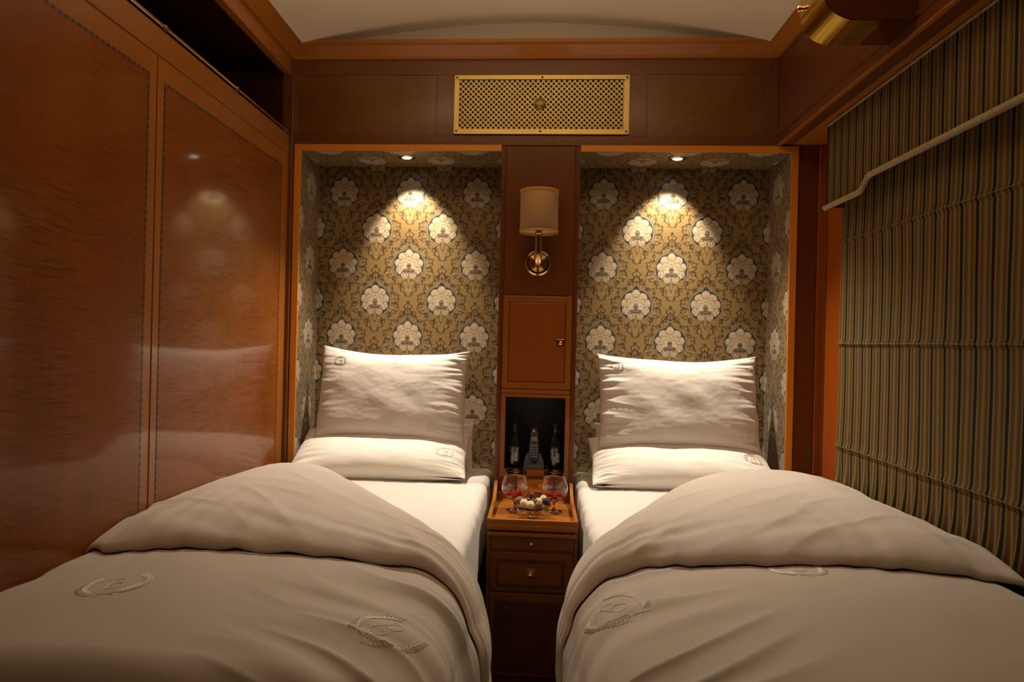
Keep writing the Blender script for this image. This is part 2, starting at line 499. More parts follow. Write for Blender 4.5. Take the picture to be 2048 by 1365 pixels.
M['white_choc'] = choc('white chocolate', (.62, .50, .25), (.80, .70, .42), .5)
M['dark_choc'] = choc('dark chocolate', (.045, .015, .012), (.10, .035, .022), .3)
M['milk_choc'] = choc('dusted chocolate', (.16, .065, .035), (.27, .13, .07), .6)
M['blue_choc'] = choc('glossy blue black chocolate', (.012, .012, .035), (.03, .02, .06), .12)

# ------------------------------------------------------------------ dimensions
D = 2.81            # front plane of the end wall
XL, XB, XR = -1.055, .945, 1.134   # left wall, right bulkhead, right wall
YF = -1.25          # wall behind the camera
ND = .26            # niche depth

# ------------------------------------------------------------------ room shell
MB().box(-1.6, 1.3, YF-.05, 3.3, -.05, 0).build('floor', M['carpet'], kind='structure')
arc = []
for i in range(41):
    t = i/40; x = -1.10+t*2.09; u = (x+.06)/.95
    arc.append((x, 2.425+.118*(1-u*u)))
MB().prism(arc+[(.99, 2.7), (-1.10, 2.7)], 'y', YF, D+.1, smooth=False).build('ceiling', M['ceiling'], kind='structure')
ce = bpy.data.objects['ceiling']
for p in ce.data.polygons: p.use_smooth = abs(p.normal.y) < .5
MB().box(-1.6, 1.3, YF-.05, YF, 0, 2.7).build('wall_front', M['wall_wood'], kind='structure')

# left wall: veneered slab, raised panels, rope inlays, open luggage rack above
wl = MB().box(XL-.05, XL, YF, D-.001, 0, 2.052).build('wall_left', M['stile'], kind='structure')
MB().box(XL-.045, XL+.0035, YF+.002, D-.030, 1.982, 2.058, .0015).build('top_rail', M['stile_y'], wl)
def wall_panel(y0, y1, z1, iy0, iy1, iz1):
    MB().box(XL-.002, XL+.003, y0, y1, .12, z1, .0012).build('frame_board', M['stile'], wl)
    MB().box(XL, XL+.0036, iy0, iy1, .2, iz1, .0003).build('veneer_panel', M['wall_wood'], wl)
    w = .0075
    for (a, c) in ((iy0, iy0+w), (iy1-w, iy1)):
        MB().box(XL+.002, XL+.0042, a, c, .2, iz1).build('rope_inlay', M['inlay_z'], wl)
    MB().box(XL+.002, XL+.0042, iy0+w, iy1-w, iz1-w, iz1).build('rope_inlay', M['inlay_y'], wl)
wall_panel(1.803, 2.779, 1.979, 1.835, 2.712, 1.919)
wall_panel(.62, 1.797, 1.979, .66, 1.762, 1.919)
wall_panel(-.56, .612, 1.979, -.52, .572, 1.919)
# rack cavity
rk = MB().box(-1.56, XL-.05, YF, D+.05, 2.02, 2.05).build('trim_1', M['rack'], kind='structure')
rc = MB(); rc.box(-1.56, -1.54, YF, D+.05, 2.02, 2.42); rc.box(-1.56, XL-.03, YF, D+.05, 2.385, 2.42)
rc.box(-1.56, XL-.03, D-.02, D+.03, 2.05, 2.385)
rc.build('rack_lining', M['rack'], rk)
MB().box(XL-.03, XL+.001, YF, D, 2.318, 2.39, .002).build('rack_beam', M['crown_y'], rk)
# thin vertical posts where the rack meets the end wall
MB().box(XL-.03, XL+.016, D-.022, D, 0, 2.39, .002).build('trim_2', M['head'], kind='structure')

# right side: bulkhead, soffit, wall, ledge
wr = MB().box(XR, XR+.05, YF, D+.3, 0, 2.06).build('wall_right', M['red_panel'], kind='structure')
MB().box(XR-.003, XR+.001, 2.60, 2.772, .4, 2.03, .001).build('veneer_panel', M['red_panel'], wr)
MB().box(XR-.005, XR, 2.768, 2.775, .4, 2.03).build('rope_inlay', M['inlay_z'], wr)
bk = MB().box(XB, XB+.06, YF, D, 2.034, 2.40, .002)
bulk = bk.build('trim_7', M['head_red'], kind='structure')
MB().box(XB+.061, XR+.02, YF, D-.001, 2.034, 2.055, .001).build('soffit', M['crown_y'], bulk)
MB().box(XB-.006, XB+.01, YF, D, 2.070, 2.079, .003).build('bulkhead_bead', M['head_red'], bulk)
MB().box(XB-.004, XB+.012, YF, D, 2.030, 2.036, .002).build('edge_bead', M['crown_y'], bulk)

# crown mouldings
def crown_prof(s):
    return [(0, 0), (.012*s, .000), (.020*s, .010), (.050*s, .040), (.062*s, .046), (.062*s, .060), (0, .060)]
MB().prism([(XL+a, 2.382+h) for a, h in crown_prof(1)], 'y', YF, D).build('trim_3', M['crown_y'], kind='structure')
MB().prism([(XB+a, 2.382+h) for a, h in crown_prof(-1)], 'y', YF, D).build('trim_4', M['crown_y'], kind='structure')
MB().prism([(D-a, 2.382+h) for a, h in crown_prof(1)], 'x', XL+.005, XB-.005).build('trim_5', M['crown'], kind='structure')

# end wall: header with recessed panels, niches lined with damask, stiles
wb = MB()
wb.box(-1.30, 1.20, D+.0125, D+.045, 2.03, 2.385)                # header core
wb.build('wall_back', M['head'], kind='structure')
WB = bpy.data.objects['wall_back']
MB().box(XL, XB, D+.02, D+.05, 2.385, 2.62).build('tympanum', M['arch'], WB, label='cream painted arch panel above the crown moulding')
hd = MB()
hd.box(XL+.012, XB, D, D+.01, 2.320, 2.385, .001)
hd.box(XL+.012, XR, D, D+.01, 2.028, 2.066, .001)
hd.box(XL+.012, -1.034, D, D+.01, 2.066, 2.320, .001)
hd.box(-.440, -.378, D, D+.01, 2.066, 2.320, .001)
hd.box(.362, .424, D, D+.01, 2.066, 2.320, .001)
hd.box(.872, XB, D, D+.01, 2.066, 2.320, .001)
hd.build('header_frame', M['head'], WB)
MB().box(-1.034, -.440, D+.003, D+.012, 2.066, 2.320, .001).build('header_panel', M['head_panel'], WB)
MB().box(.424, .872, D+.003, D+.012, 2.066, 2.320, .001).build('header_panel', M['head_panel'], WB)
MB().box(-.378, .362, D+.004, D+.012, 2.066, 2.320).build('header_panel', M['head_panel'], WB)

MB().box(-1.30, 1.20, D+ND+.02, D+ND+.06, 0, 2.6).build('wall_end', M['head'], kind='structure')
WE = bpy.data.objects['wall_end']
def niche(x0, x1, uc, sideu, outer):
    """five wallpapered faces; uv in metres so that a palmette sits at u = 0"""
    zt, zb, y0, y1 = 2.003, .30, D+.004, D+ND
    nb = MB()
    def quad(ps, uv): nb.add(ps, [(0, 1, 2, 3)], False, uv)
    zo = 1.884
    quad([(x0, y1, zb), (x1, y1, zb), (x1, y1, zt), (x0, y1, zt)], [(x-uc, z-zo) for x, z in ((x0, zb), (x1, zb), (x1, zt), (x0, zt))])
    for xx, sg in ((x0, -1), (x1, 1)):
        c = (xx-uc) if sg*outer < 0 else 0
        o = (lambda yy: (yy-(y1-.115)))
        quad([(xx, y0, zb), (xx, y1, zb), (xx, y1, zt), (xx, y0, zt)][::sg], [(o(yy), z-zo) for yy, z in ((y0, zb), (y1, zb), (y1, zt), (y0, zt))][::sg])
    quad([(x0, y0, zt), (x1, y0, zt), (x1, y1, zt), (x0, y1, zt)][::-1], [(x-uc-.1525, (yy-(y1-.10))) for x, yy in ((x0, y0), (x1, y0), (x1, y1), (x0, y1))][::-1])
    return nb.build('niche_lining', M['damask'], WE)
niche(-1.010, -.150, -.590, 0, -1)
niche(.150, 1.000, .586, 0, 1)
# niche surround frames (bright edges)
for (a, c, oz) in ((-1.036, -1.008, 2.029), (1.000, 1.028, 2.029)):
    MB().box(a, c, D-.006, D+.0035, .3, oz, .0015).build('niche_frame', M['orange'], WB)
for (a, c) in ((-1.008, -.164), (.160, 1.000)):
    MB().box(a, c, D-.006, D+.0035, 2.003, 2.029, .0015).build('niche_frame', M['orange_x'], WB)
MB().box(XL+.008, -1.036, D, D+.02, 0, 2.03, .001).build('stile', M['dark_stile'], WB)
MB().box(1.028, 1.106, D, D+.02, 0, 2.03, .001).build('stile', M['dark_stile'], WB)
MB().box(1.108, 1.136, D-.008, D+.02, 0, 2.03, .003).build('stile', M['red_panel'], WB)

# ------------------------------------------------------------------ column cabinet between the niches
cc = thing('column_cabinet', (0, D, .60), 'tall narrow reddish wood cabinet column between the two wallpapered niches', 'cabinet')
CX0, CX1 = -.163, .160
b_ = MB()
b_.box(CX0, CX0+.012, D-.002, D+ND-.001, .55, 2.026, .001)
b_.box(CX1-.012, CX1, D-.002, D+ND-.001, .55, 2.026, .001)
b_.box(CX0+.012, CX1-.012, D+ND-.02, D+ND-.002, .55, 2.026)
b_.box(CX0+.012, CX0+.020, D, D+.02, .55, 2.026, .001); b_.box(CX1-.020, CX1-.012, D, D+.02, .55, 2.026, .001)
b_.build('side_panels', M['dark_stile'], cc)
IX0, IX1 = CX0+.021, CX1-.021
MB().box(IX0, IX1, D-.001, D+.02, 1.412, 2.025, .0012).build('lamp_panel', M['col'], cc)
f_ = MB()
f_.box(IX0, IX0+.024, D-.004, D+.018, 1.027, 1.409, .0015); f_.box(IX1-.024, IX1, D-.004, D+.018, 1.027, 1.409, .0015)
f_.box(IX0+.024, IX1-.024, D-.004, D+.018, 1.383, 1.409, .0015); f_.box(IX0+.024, IX1-.024, D-.004, D+.018, 1.027, 1.055, .0015)
f_.box(IX0, IX1, D-.006, D+.02, 1.008, 1.0245, .003)
f_.build('door_frame', M['col_frame'], cc)
dr = MB().box(IX0+.026, IX1-.026, D-.0025, D+.016, 1.0575, 1.3805, .0015).build('cabinet_door', M['col_door'], cc)
lk = MB().box(.080, .110, D-.006, D-.002, 1.203, 1.233, .001)
lk.build('lock_plate', M['brass'], dr, label='small square brass lock plate')
kn = MB(); kn.lathe([(0, -.016), (.006, -.0155), (.008, -.012), (.008, -.005), (.010, -.004), (.010, 0)], (.0945, D-.005, 1.218), 'y', 20)
kn.build('lock_ring', M['brass'], dr)
f2 = MB()
f2.box(IX0, IX0+.018, D-.003, D+.018, .66, 1.006, .0015); f2.box(IX1-.018, IX1, D-.003, D+.018, .66, 1.006, .0015)
f2.box(IX0+.018, IX1-.018, D-.003, D+.018, .992, 1.006, .0015); f2.box(IX0+.018, IX1-.018, D-.003, D+.018, .668, .695, .0015)
f2.build('shelf_frame', M['col_frame'], cc)
f3 = MB(); f3.box(IX0+.016, IX0+.018, D+.018, D+ND-.03, .69, .995); f3.box(IX1-.018, IX1-.016, D+.018, D+ND-.03, .69, .995)
f3.box(IX0+.016, IX1-.016, D+.018, D+ND-.03, .995, 1.0); f3.box(IX0+.016, IX1-.016, D+.018, D+ND-.03, .688, .694)
f3.box(IX0+.016, IX1-.016, D+.17, D+.175, .694, .995)
f3.build('shelf_lining', M['black'], cc)
MB().box(IX0, IX1, D-.001, D+.018, .555, .666, .001).build('lower_panel', M['col'], cc)

# brass socket plate behind the glasses
sp = thing('socket_plate', (-.005, D-.004, .60), 'small brass socket plate on column base behind the brandy glasses', 'socket')
MB().box(-.068, .055, D-.0045, D-.001, .602, .655, .001).build('plate', M['brass'], sp)
for x in (-.04, .028):
    k = MB(); k.lathe([(0, -.010), (.008, -.0098), (.009, -.008), (.010, 0)], (x, D-.004, .632), 'y', 18); k.build('screw', M['brass'], sp)

# ------------------------------------------------------------------ ventilation grille
gr = thing('ventilation_grille', (-.007, D-.002, 2.073), 'wide brass ventilation grille with diamond lattice in the wooden header', 'grille')
gx0, gx1, gz0, gz1 = -.366, .352, 2.073, 2.317
g = MB(); t = .019
g.box(gx0, gx1, D-.006, D+.002, gz1-t, gz1, .001); g.box(gx0, gx1, D-.006, D+.002, gz0, gz0+t+.003, .001)
g.box(gx0, gx0+t+.002, D-.006, D+.002, gz0+t, gz1-t, .001); g.box(gx1-t-.004, gx1, D-.006, D+.002, gz0+t, gz1-t, .001)
g.build('frame', M['brass_dull'], gr)
MB().box(gx0+.01, gx1-.01, D-.001, D+.002, gz0+.01, gz1-.01).build('backing', M['black'], gr)
lx0, lx1, lz0, lz1 = gx0+.022, gx1-.022, gz0+.022, gz1-.022
pit = .0213; wd = .0019
g = MB()
def bar(p, q, o=0):
    dx, dz = q[0]-p[0], q[1]-p[1]; L = math.hypot(dx, dz)
    if L < 1e-4: return
    nx, nz = -dz/L*wd, dx/L*wd
    pts = [(p[0]+nx, p[1]+nz), (q[0]+nx, q[1]+nz), (q[0]-nx, q[1]-nz), (p[0]-nx, p[1]-nz)]
    g.prism(pts, 'y', D-.0045-o, D-.0020-o)
Wl, Hl = lx1-lx0, lz1-lz0
k = -int(Hl/pit)-1
while k*pit < Wl:
    a = k*pit
    t0 = max(0, -a); t1 = min(Hl, Wl-a)
    if t1 > t0:
        bar((lx0+a+t0, lz0+t0), (lx0+a+t1, lz0+t1))
        bar((lx0+a+t0, lz1-t0), (lx0+a+t1, lz1-t1), .0007)
    k += 1
g.build('lattice', M['brass_dull'], gr)
mz = 2.198; mx = -.012
md = MB(); md.lathe([(0, -.0095), (.020, -.0090), (.0205, -.0075), (.0235, -.0075), (.026, -.0055), (.026, -.003)], (mx, D, mz), 'y', 36)
mdo = md.build('medallion', M['brass_dull'], gr, label='round brass medallion bearing a letter')
def letterB(h):
    """script B strokes in a box of height h centred on 0"""
    st = []
    st.append([(-.22+.10*(1-t)*math.sin(t*3)-.05*t, .5-t) for t in [i/10 for i in range(11)]])
    up = []; 
    for i in range(15):
        a = PI*.75-PI*1.28*i/14; up.append((-.05+.30*math.cos(a), .24+.23*math.sin(a)))
    st.append(up)
    dn = []
    for i in range(17):
        a = PI*.55-PI*1.3*i/16; dn.append((-.05+.36*math.cos(a), -.23+.27*math.sin(a)))
    st.append(dn)
    st.append([(-.45+.25*t, .38+.13*math.sin(t*PI)) for t in [i/8 for i in range(9)]])
    return [[(x*h, y*h) for x, y in s_] for s_ in st]
lt = MB()
for s_ in letterB(.026): lt.tube([(mx+x, D-.0105, mz+y) for x, y in s_], .0012, 6)
lt.build('letter', M['brass_dull'], mdo)
for (x, z) in ((gx0+.011, gz1-.011), (gx0+.011, gz0+.012), (gx1-.011, gz1-.011), (gx1-.011, gz0+.012), (-.004, gz1-.010), (-.008, gz0+.012)):
    k = MB(); k.lathe([(0, -.0085), (.003, -.008), (.0045, -.006), (.0045, -.004)], (x, D, z), 'y', 14); k.build('screw', M['screw'], gr)

# ------------------------------------------------------------------ wall sconce
sc = thing('wall_sconce', (-.004, D, 1.545), 'brass wall sconce with cream drum shade on the centre column', 'lamp')
k = MB(); k.lathe([(0, -.020), (.020, -.020), (.026, -.016), (.033, -.016), (.038, -.011), (.043, -.012), (.050, -.010), (.055, -.004), (.055, 0)], (-.004, D-.001, 1.545), 'y', 48)
k.build('wall_plate', M['brass'], sc)
ay = D-.095
pts = [(-.004, D-.012, 1.533)]
for i in range(9):
    a = PI/2*i/8; pts.append((-.004, D-.035-(.06)*math.sin(a), 1.533+.06*(1-math.cos(a)) if True else 0))
pts += [(-.004, ay, 1.62), (-.004, ay, 1.655)]
k = MB(); k.tube(pts, [.017, .017, .0165, .016, .0155, .015, .0145, .014, .0135, .013, .0115, .0115], 24)
k.build('arm', M['brass'], sc)
k = MB(); k.lathe([(0, .0), (.012, 0), (.015, .004), (.012, .010), (.016, .014), (.014, .022), (.012, .030), (.012, .075), (0, .076)], (-.004, ay, 1.648), 'z', 28)
k.build('lamp_holder', M['brass'], sc)
k = MB(); k.lathe([(0, -.012), (.005, -.011), (.006, -.004), (.006, 0)], (-.004, D-.018, 1.513), 'y', 16); k.build('switch', M['screw'], sc)
SR = .0755
k = MB(); k.lathe([(SR, 0), (SR, .168), (SR-.0012, .168), (SR-.0012, 0)], (-.004, ay, 1.652), 'z', 64, closed=True)
sh = k.build('lamp_shade', M['shade'], sc)
k = MB(); k.lathe([(SR-.0016, .001), (SR-.0016, .167)], (-.004, ay, 1.652), 'z', 64); k.build('shade_lining', M['lining'], sh)
for z0, z1 in ((0, .010), (.158, .169)):
    k = MB(); k.lathe([(SR+.0012, z0), (SR+.0012, z1), (SR-.002, z1), (SR-.002, z0)], (-.004, ay, 1.652), 'z', 64, closed=True); k.build('shade_binding', M['binding'], sh)
k = MB(); k.lathe([(SR-.004, .02), (SR-.004, .022), (0, .022)], (-.004, ay, 1.652), 'z', 48); k.build('diffuser', M['lining'], sc)

# ------------------------------------------------------------------ recessed downlights
def downlight(x, y, label):
    d = thing('downlight', (x, y, 2.003), label, 'light', 'recessed downlights in the niche ceilings')
    k = MB(); k.lathe([(.020, 0), (.020, -.003), (.024, -.005), (.034, -.004), (.038, -.001), (.038, .0005)], (x, y, 2.0025), 'z', 40); k.build('trim_ring', M['brass'], d)
    k = MB(); k.lathe([(0, -.0035), (.020, -.0025)], (x, y, 2.0025), 'z', 32); k.build('lens', M['lens'], d)
downlight(-.578, 2.905, 'glowing round brass downlight in the left niche ceiling')
downlight(.568, 2.90, 'glowing round brass downlight in the right niche ceiling')

# ------------------------------------------------------------------ shelf contents
def bottle(x, y, label):
    z = .6945
    t_ = thing('bottle', (x, y, z), label, 'bottle', 'dark bottles in the open shelf')
    pr = [(0, .0), (.026, .0), (.0285, .004), (.0285, .080), (.0265, .098), (.019, .120), (.0125, .138), (.0115, .150), (.0115, .172), (.013, .173), (.013, .180), (.0105, .183), (0, .183)]
    k = MB(); k.lathe(pr, (x, y, z), 'z', 36); k.build('glass_body', M['bottle'], t_)
    k = MB(); k.lathe([(.0121, .150), (.0121, .1725), (.0137, .173), (.0137, .1815), (.010, .1845), (0, .185)], (x, y, z), 'z', 30); k.build('stopper_foil', M['foil'], t_)
    # curved label: seal above, narrow strip below
    def onb(a, h, r=.0289): return (x+r*math.sin(a), y-r*math.cos(a), z+h)
    k = MB(); k.grid(lambda u, v: onb(-.42+u*.38, .018+v*.034), 8, 4); k.grid(lambda u, v: onb(.02+u*.62, .028+v*.036), 8, 4)
    k.build('paper_label', M['label'], t_)
    k = MB()
    ring = [(.0125*math.cos(a), .0125*math.sin(a)) for a in [2*PI*i/28 for i in range(28)]]
    def rr(h): return .0290 if h < .080 else .0290-(h-.080)*.115
    hc = .076
    k.tube([onb(px/.0285-.10, hc+pz, rr(hc+pz)) for px, pz in ring], .0009, 5, closed=True)
    for st in ([(-.006, -.008), (0, .009), (.006, -.008)], [(-.009, -.004), (0, .001), (.010, .004)]):
        k.tube([onb(px/.0285-.10, hc+pz, rr(hc+pz)) for px, pz in st], .0010, 5)
    k.build('round_emblem', M['label'], t_)
bottle(-.0865, 2.868, 'small dark glass bottle on the left in the open shelf')
bottle(.0855, 2.868, 'small dark glass bottle on the right in the open shelf')
hx, hy, hz = -.003, 2.862, .6945
h = thing('handset', (hx, hy+.01, hz), 'dark cordless handset with red light standing in a grey cradle', 'phone')
k = MB()
def hs(w, d_, z): return [(hx+w*math.cos(a), hy+d_*math.sin(a)*(1 if math.sin(a) > 0 else .8), z) for a in [2*PI*i/24 for i in range(24)]]
secs = [(.012, .008, .022), (.018, .011, .034), (.0215, .013, .055), (.0215, .013, .080), (.0195, .012, .100), (.0175, .011, .118), (.0165, .010, .140), (.014, .009, .158), (.008, .006, .166)]
vs = []; 
for w, d_, z_ in secs: vs += hs(w, d_, hz+z_)
fs = [(i*24+k_, i*24+(k_+1) % 24, (i+1)*24+(k_+1) % 24, (i+1)*24+k_) for i in range(len(secs)-1) for k_ in range(24)] + [tuple(range(24))[::-1], tuple(range((len(secs)-1)*24, len(secs)*24))]
k.add(vs, fs, True).build('handset_body', M['plastic'], h)
MB().box(hx-.013, hx+.013, hy-.0125, hy-.008, hz+.112, hz+.130, .001).build('screen', M['screen'], h, label='small grey display')
for i in range(5):
    for j in range(3):
        w = .0042 if j != 1 else .0050
        z_ = hz+.048+i*.0115; xx = hx+(j-1)*.0115*(1-.06*abs(i-2))
        MB().box(xx-w, xx+w, hy-.0155, hy-.009, z_-.0036, z_+.0036, .0012).build('key', M['screen'], h)
MB().sphere((hx-.002, hy-.0085, hz+.153), .0026, seg=12, rings=8).build('red_light', M['led'], h, label='glowing red indicator')
k = MB()
prof = [(hx-.043, hz), (hx+.043, hz), (hx+.041, hz+.022), (hx+.034, hz+.046), (hx+.024, hz+.058), (hx-.024, hz+.058), (hx-.034, hz+.046), (hx-.041, hz+.022)]
k.prism(prof, 'y', hy-.002, hy+.055); k.prism([(hx-.043, hz), (hx+.043, hz), (hx+.041, hz+.016), (hx-.041, hz+.016)], 'y', hy-.03, hy-.002)
k.build('cradle', M['cradle'], h, label='grey charging cradle')

# ------------------------------------------------------------------ nightstand
NX0, NX1, NY = -.160, .156, 2.38
ns = thing('nightstand', (0, 2.59, 0), 'narrow wooden nightstand with raised tray top between the beds', 'nightstand')
k = MB()
k.box(NX0, NX0+.012, NY, D-.003, 0, .560, .001); k.box(NX1-.012, NX1, NY, D-.003, 0, .560, .001)
k.box(NX0+.012, NX1-.012, NY+.02, D-.02, .05, .555); k.box(NX0+.012, NX1-.012, NY+.001, NY+.02, .345, .3495); k.box(NX0+.012, NX1-.012, NY+.001, NY+.02, .488, .493)
k.box(NX0+.012, NX1-.012, NY+.01, D-.02, 0, .05)
k.build('carcass', M['ns'], ns)
tr = MB()
tr.box(NX0, NX1, NY-.004, D-.004, .560, .576, .003)
tr.box(NX0, NX1, NY-.006, NY+.012, .576, .600, .002)
tr.box(NX0+.004, NX1-.004, NY-.010, NY, .562, .582, .008)
sides = [(NY-.004, .574), (D-.012, .574), (D-.012, .640), (D-.035, .652), (D-.060, .645), (D-.10, .620), (D-.15, .607), (NY-.004, .601)]
tr.prism(sides, 'x', NX0, NX0+.013); tr.prism(sides, 'x', NX1-.013, NX1)
tr.box(NX0+.013, NX1-.013, D-.016, D-.004, .576, .60, .001)
tr.build('tray_top', M['tray'], ns)
k = MB(); k.box(NX0+.003, NX1-.003, NY-.008, NY+.01, .541, .556, .003); k.build('edge_moulding', M['tray'], ns)
sl = MB().box(NX0+.0135, NX1-.0135, NY-.002, NY+.015, .495, .539, .0015).build('pull_out_slide', M['ns'], ns)
def knob(x, z, r, parent, y=NY-.002):
    k = MB(); k.lathe([(0, -.020), (r*.7, -.019), (r, -.014), (r*.8, -.009), (r*.45, -.006), (r*.5, 0)], (x, y, z), 'y', 20); return k.build('knob', M['brass'], parent)
knob(-.004, .519, .0075, sl)
dw = MB().box(NX0+.0135, NX1-.0135, NY-.004, NY+.015, .351, .486, .002).build('drawer', M['ns'], ns)
def bead(x0, x1, z0, z1, w, par, y=NY-.0045):
    for zz in (z0, z1-w): MB().box(x0, x1, y-.0006, y+.002, zz, zz+w).build('bead_inlay', M['bead_x'], par)
    for xx in (x0, x1-w): MB().box(xx, xx+w, y-.0006, y+.002, z0+w, z1-w).build('bead_inlay', M['bead_z'], par)
bead(-.125, .112, .366, .462, .0105, dw)
MB().box(-.019, .011, NY-.006, NY-.003, .404, .431, .001).build('handle_plate', M['brass_dull'], dw)
knob(-.005, .412, .0085, dw, NY-.005)
dd = MB().box(NX0+.0135, NX1-.0135, NY-.004, NY+.015, .055, .343, .002).build('door', M['ns'], ns)
MB().box(-.124, .108, NY-.0052, NY-.003, .075, .312, .0006).build('door_panel', M['ns_dark'], dd)
bead(-.128, .112, .070, .317, .008, dd)
MB().box(-.098, -.073, NY-.0065, NY-.004, .268, .296, .001).build('handle_plate', M['brass_dark'], dd)
k = MB(); k.lathe([(0, -.024), (.004, -.023), (.0065, -.014), (.005, -.003), (.004, 0)], (-.086, NY-.010, .288), 'z', 16); k.build('drop_pull', M['brass'], dd)

# brandy glasses
def snifter(x, y, label):
    z = .5762
    t_ = thing('brandy_glass', (x, y, z), label, 'glass', 'brandy glasses on the nightstand tray')
    outer = [(0, 0), (.034, 0), (.0355, .0012), (.034, .0025), (.018, .005), (.007, .009), (.0045, .016), (.0045, .026), (.007, .033), (.016, .041), (.033, .050), (.0455, .063), (.0515, .079), (.0515, .092), (.048, .112), (.043, .132), (.0385, .152)]
    inner = [(.0373, .1525), (.0418, .132), (.0468, .112), (.0502, .092), (.0502, .0795), (.0443, .064), (.032, .052), (.015, .0435), (.005, .0375), (0, .0365)]
    k = MB(); k.lathe(outer+inner, (x, y, z), 'z', 56); k.build('glass_body', M['glass'], t_)
    br = [(0, .0368), (.0051, .0378), (.0150, .0438), (.0318, .0523), (.0440, .0642), (.0465, .068), (0, .068)]
    k = MB(); k.lathe([(r*.994, h_) for r, h_ in br], (x, y, z), 'z', 48); k.build('brandy', M['brandy'], t_, label='dark red brandy')
    # engraved cut pattern low on the bowl
    k = MB()
    for i in range(14):
        a0 = 2*PI*i/14; a1 = a0+.32
        for (s0, s1) in ((a0, a1), (a1, a0)):
            k.tube([(x+.0520*math.cos(s0+(s1-s0)*q), y+.0520*math.sin(s0+(s1-s0)*q), z+.076+.018*q) for q in (0, .5, 1)], .0004, 4)
    k.build('engraving', M['glass'], t_)
snifter(-.0705, 2.605, 'brandy snifter on the left side of the nightstand tray')
snifter(.0775, 2.610, 'brandy snifter on the right side of the nightstand tray')

# footed sweet dish and its pralines
dx, dy, dz = -.004, 2.500, .5762
t_ = thing('footed_dish', (dx, dy, dz), 'small footed glass dish of pralines between the brandy glasses', 'dish')
outer = [(0, 0), (.018, 0), (.019, .0015), (.014, .004), (.006, .010), (.0045, .018), (.007, .024), (.022, .029), (.045, .035), (.062, .043), (.068, .050)]
inner = [(.067, .0515), (.060, .0455), (.043, .0375), (.020, .0315), (0, .0305)]
k = MB(); k.lathe(outer+inner, (dx, dy, dz), 'z', 56); k.build('glass_bowl', M['glass'], t_)
k = MB(); k.lathe([(.0695, .050), (.0687, .0517), (.067, .0510), (.0675, .0492)], (dx, dy, dz), 'z', 56, closed=True); k.build('rim', M['glass'], t_)
def praline(x, y, z, r, mk, kind_, label, sq=.92):
    nm = {'white_choc': 'white', 'dark_choc': 'dark', 'milk_choc': 'cocoa', 'blue_choc': 'dark'}[mk]
    p = thing('praline', (dx+x, dy+y, dz+z-r*sq), label, 'chocolate', 'pralines in the glass dish')
    MB().sphere((dx+x, dy+y, dz+z), r, 1, 1, sq, rough=.06, seed=x*99).build('shell', M[mk], p)
    k = MB(); pts = []
    for i in range(26):
        q = i/25; a = q*4*PI; rr_ = r*.75*(1-q*.75); zz = math.sqrt(max(0, 1-(rr_/r)**2))*r*sq
        pts.append((dx+x+rr_*math.cos(a), dy+y+rr_*math.sin(a)-0, dz+z+zz+.0002))
    k.tube(pts, .0009, 5); k.build('swirl', M[mk], p)
praline(-.007, -.049, .0588, .0155, 'white_choc', 0, 'white chocolate praline nearest the front rim of the dish')
praline(-.030, -.026, .0600, .0150, 'white_choc', 0, 'white chocolate praline just behind the front white one')
praline(-.047, .002, .0610, .0160, 'milk_choc', 0, 'brown praline leftmost in the dish')
praline(.024, -.034, .0565, .0150, 'milk_choc', 0, 'cocoa dusted praline right of the front white one')
praline(.005, -.010, .0590, .0155, 'dark_choc', 0, 'dark chocolate praline in the middle of the dish')
praline(.051, -.008, .0620, .0150, 'blue_choc', 0, 'blue-black glossy praline rightmost in the dish')
praline(.022, .021, .0560, .0140, 'white_choc', 0, 'white chocolate praline at the back, left of two pale ones')
praline(.040, .034, .0650, .0125, 'white_choc', 0, 'white chocolate praline at the back right of the dish')
praline(-.020, .030, .0550, .0150, 'dark_choc', 0, 'dark praline at the back left beside the left glass')
praline(-.004, .012, .0800, .0120, 'dark_choc', 0, 'dark chocolate praline on top of the heap')

# ------------------------------------------------------------------ brass rail of the luggage rack
rl = thing('brass_rail', (XL+.010, .9, 2.063), 'long thin brass rail along the open rack edge on the left wall', 'rail')
k = MB(); k.tube([(XL+.008, YF+.02, 2.066), (XL+.008, 2.745, 2.066)], .0045, 12); k.build('rod', M['brass'], rl)
for y in (.45, 1.10, 1.824, 2.279, 2.735):
    k = MB(); k.box(XL-.006, XL+.012, y-.008, y+.008, 2.0585, 2.064, .001); k.lathe([(0, -.010), (.0068, -.010), (.0068, .010), (0, .010)], (XL+.008, y, 2.066), 'y', 14)
    k.build('bracket', M['brass_dark'], rl)

# ------------------------------------------------------------------ brass lamp housing on the bulkhead
bx = thing('brass_lamp_box', (XB, 1.875, 2.16), 'rounded polished brass lamp housing high on the right bulkhead', 'lamp')
def ubox(x0, x1, z0, z1, r):
    pts = [(x1, z0)]
    for i in range(13):
        a = -PI/2-PI/2*i/12; pts.append((x0+r+r*math.cos(a), z0+r+r*math.sin(a)))
    for i in range(13):
        a = PI-PI/2*i/12; pts.append((x0+r+r*math.cos(a), z1-r+r*math.sin(a)))
    pts.append((x1, z1)); return pts
k = MB(); o_ = ubox(.708, XB-.002, 2.062, 2.30, .085)
k.prism(o_, 'y', 1.80, 1.95, caps=False, smooth=True); k.add([(x, 1.95, z) for x, z in o_], [tuple(range(len(o_)))])
k.build('brass_band', M['brass_box'], bx)
i_ = ubox(.712, XB-.002, 2.066, 2.296, .081)
k = MB(); k.prism(i_, 'y', 1.803, 1.94); k.build('end_panel', M['head_red'], bx, label='dark reddish end face')
k = MB(); k.box(.800, .803, 1.799, 1.952, 2.0605, 2.0625); k.box(.862, .864, 1.83, 1.951, 2.0605, 2.0625); k.build('seam', M['brass_dark'], bx)
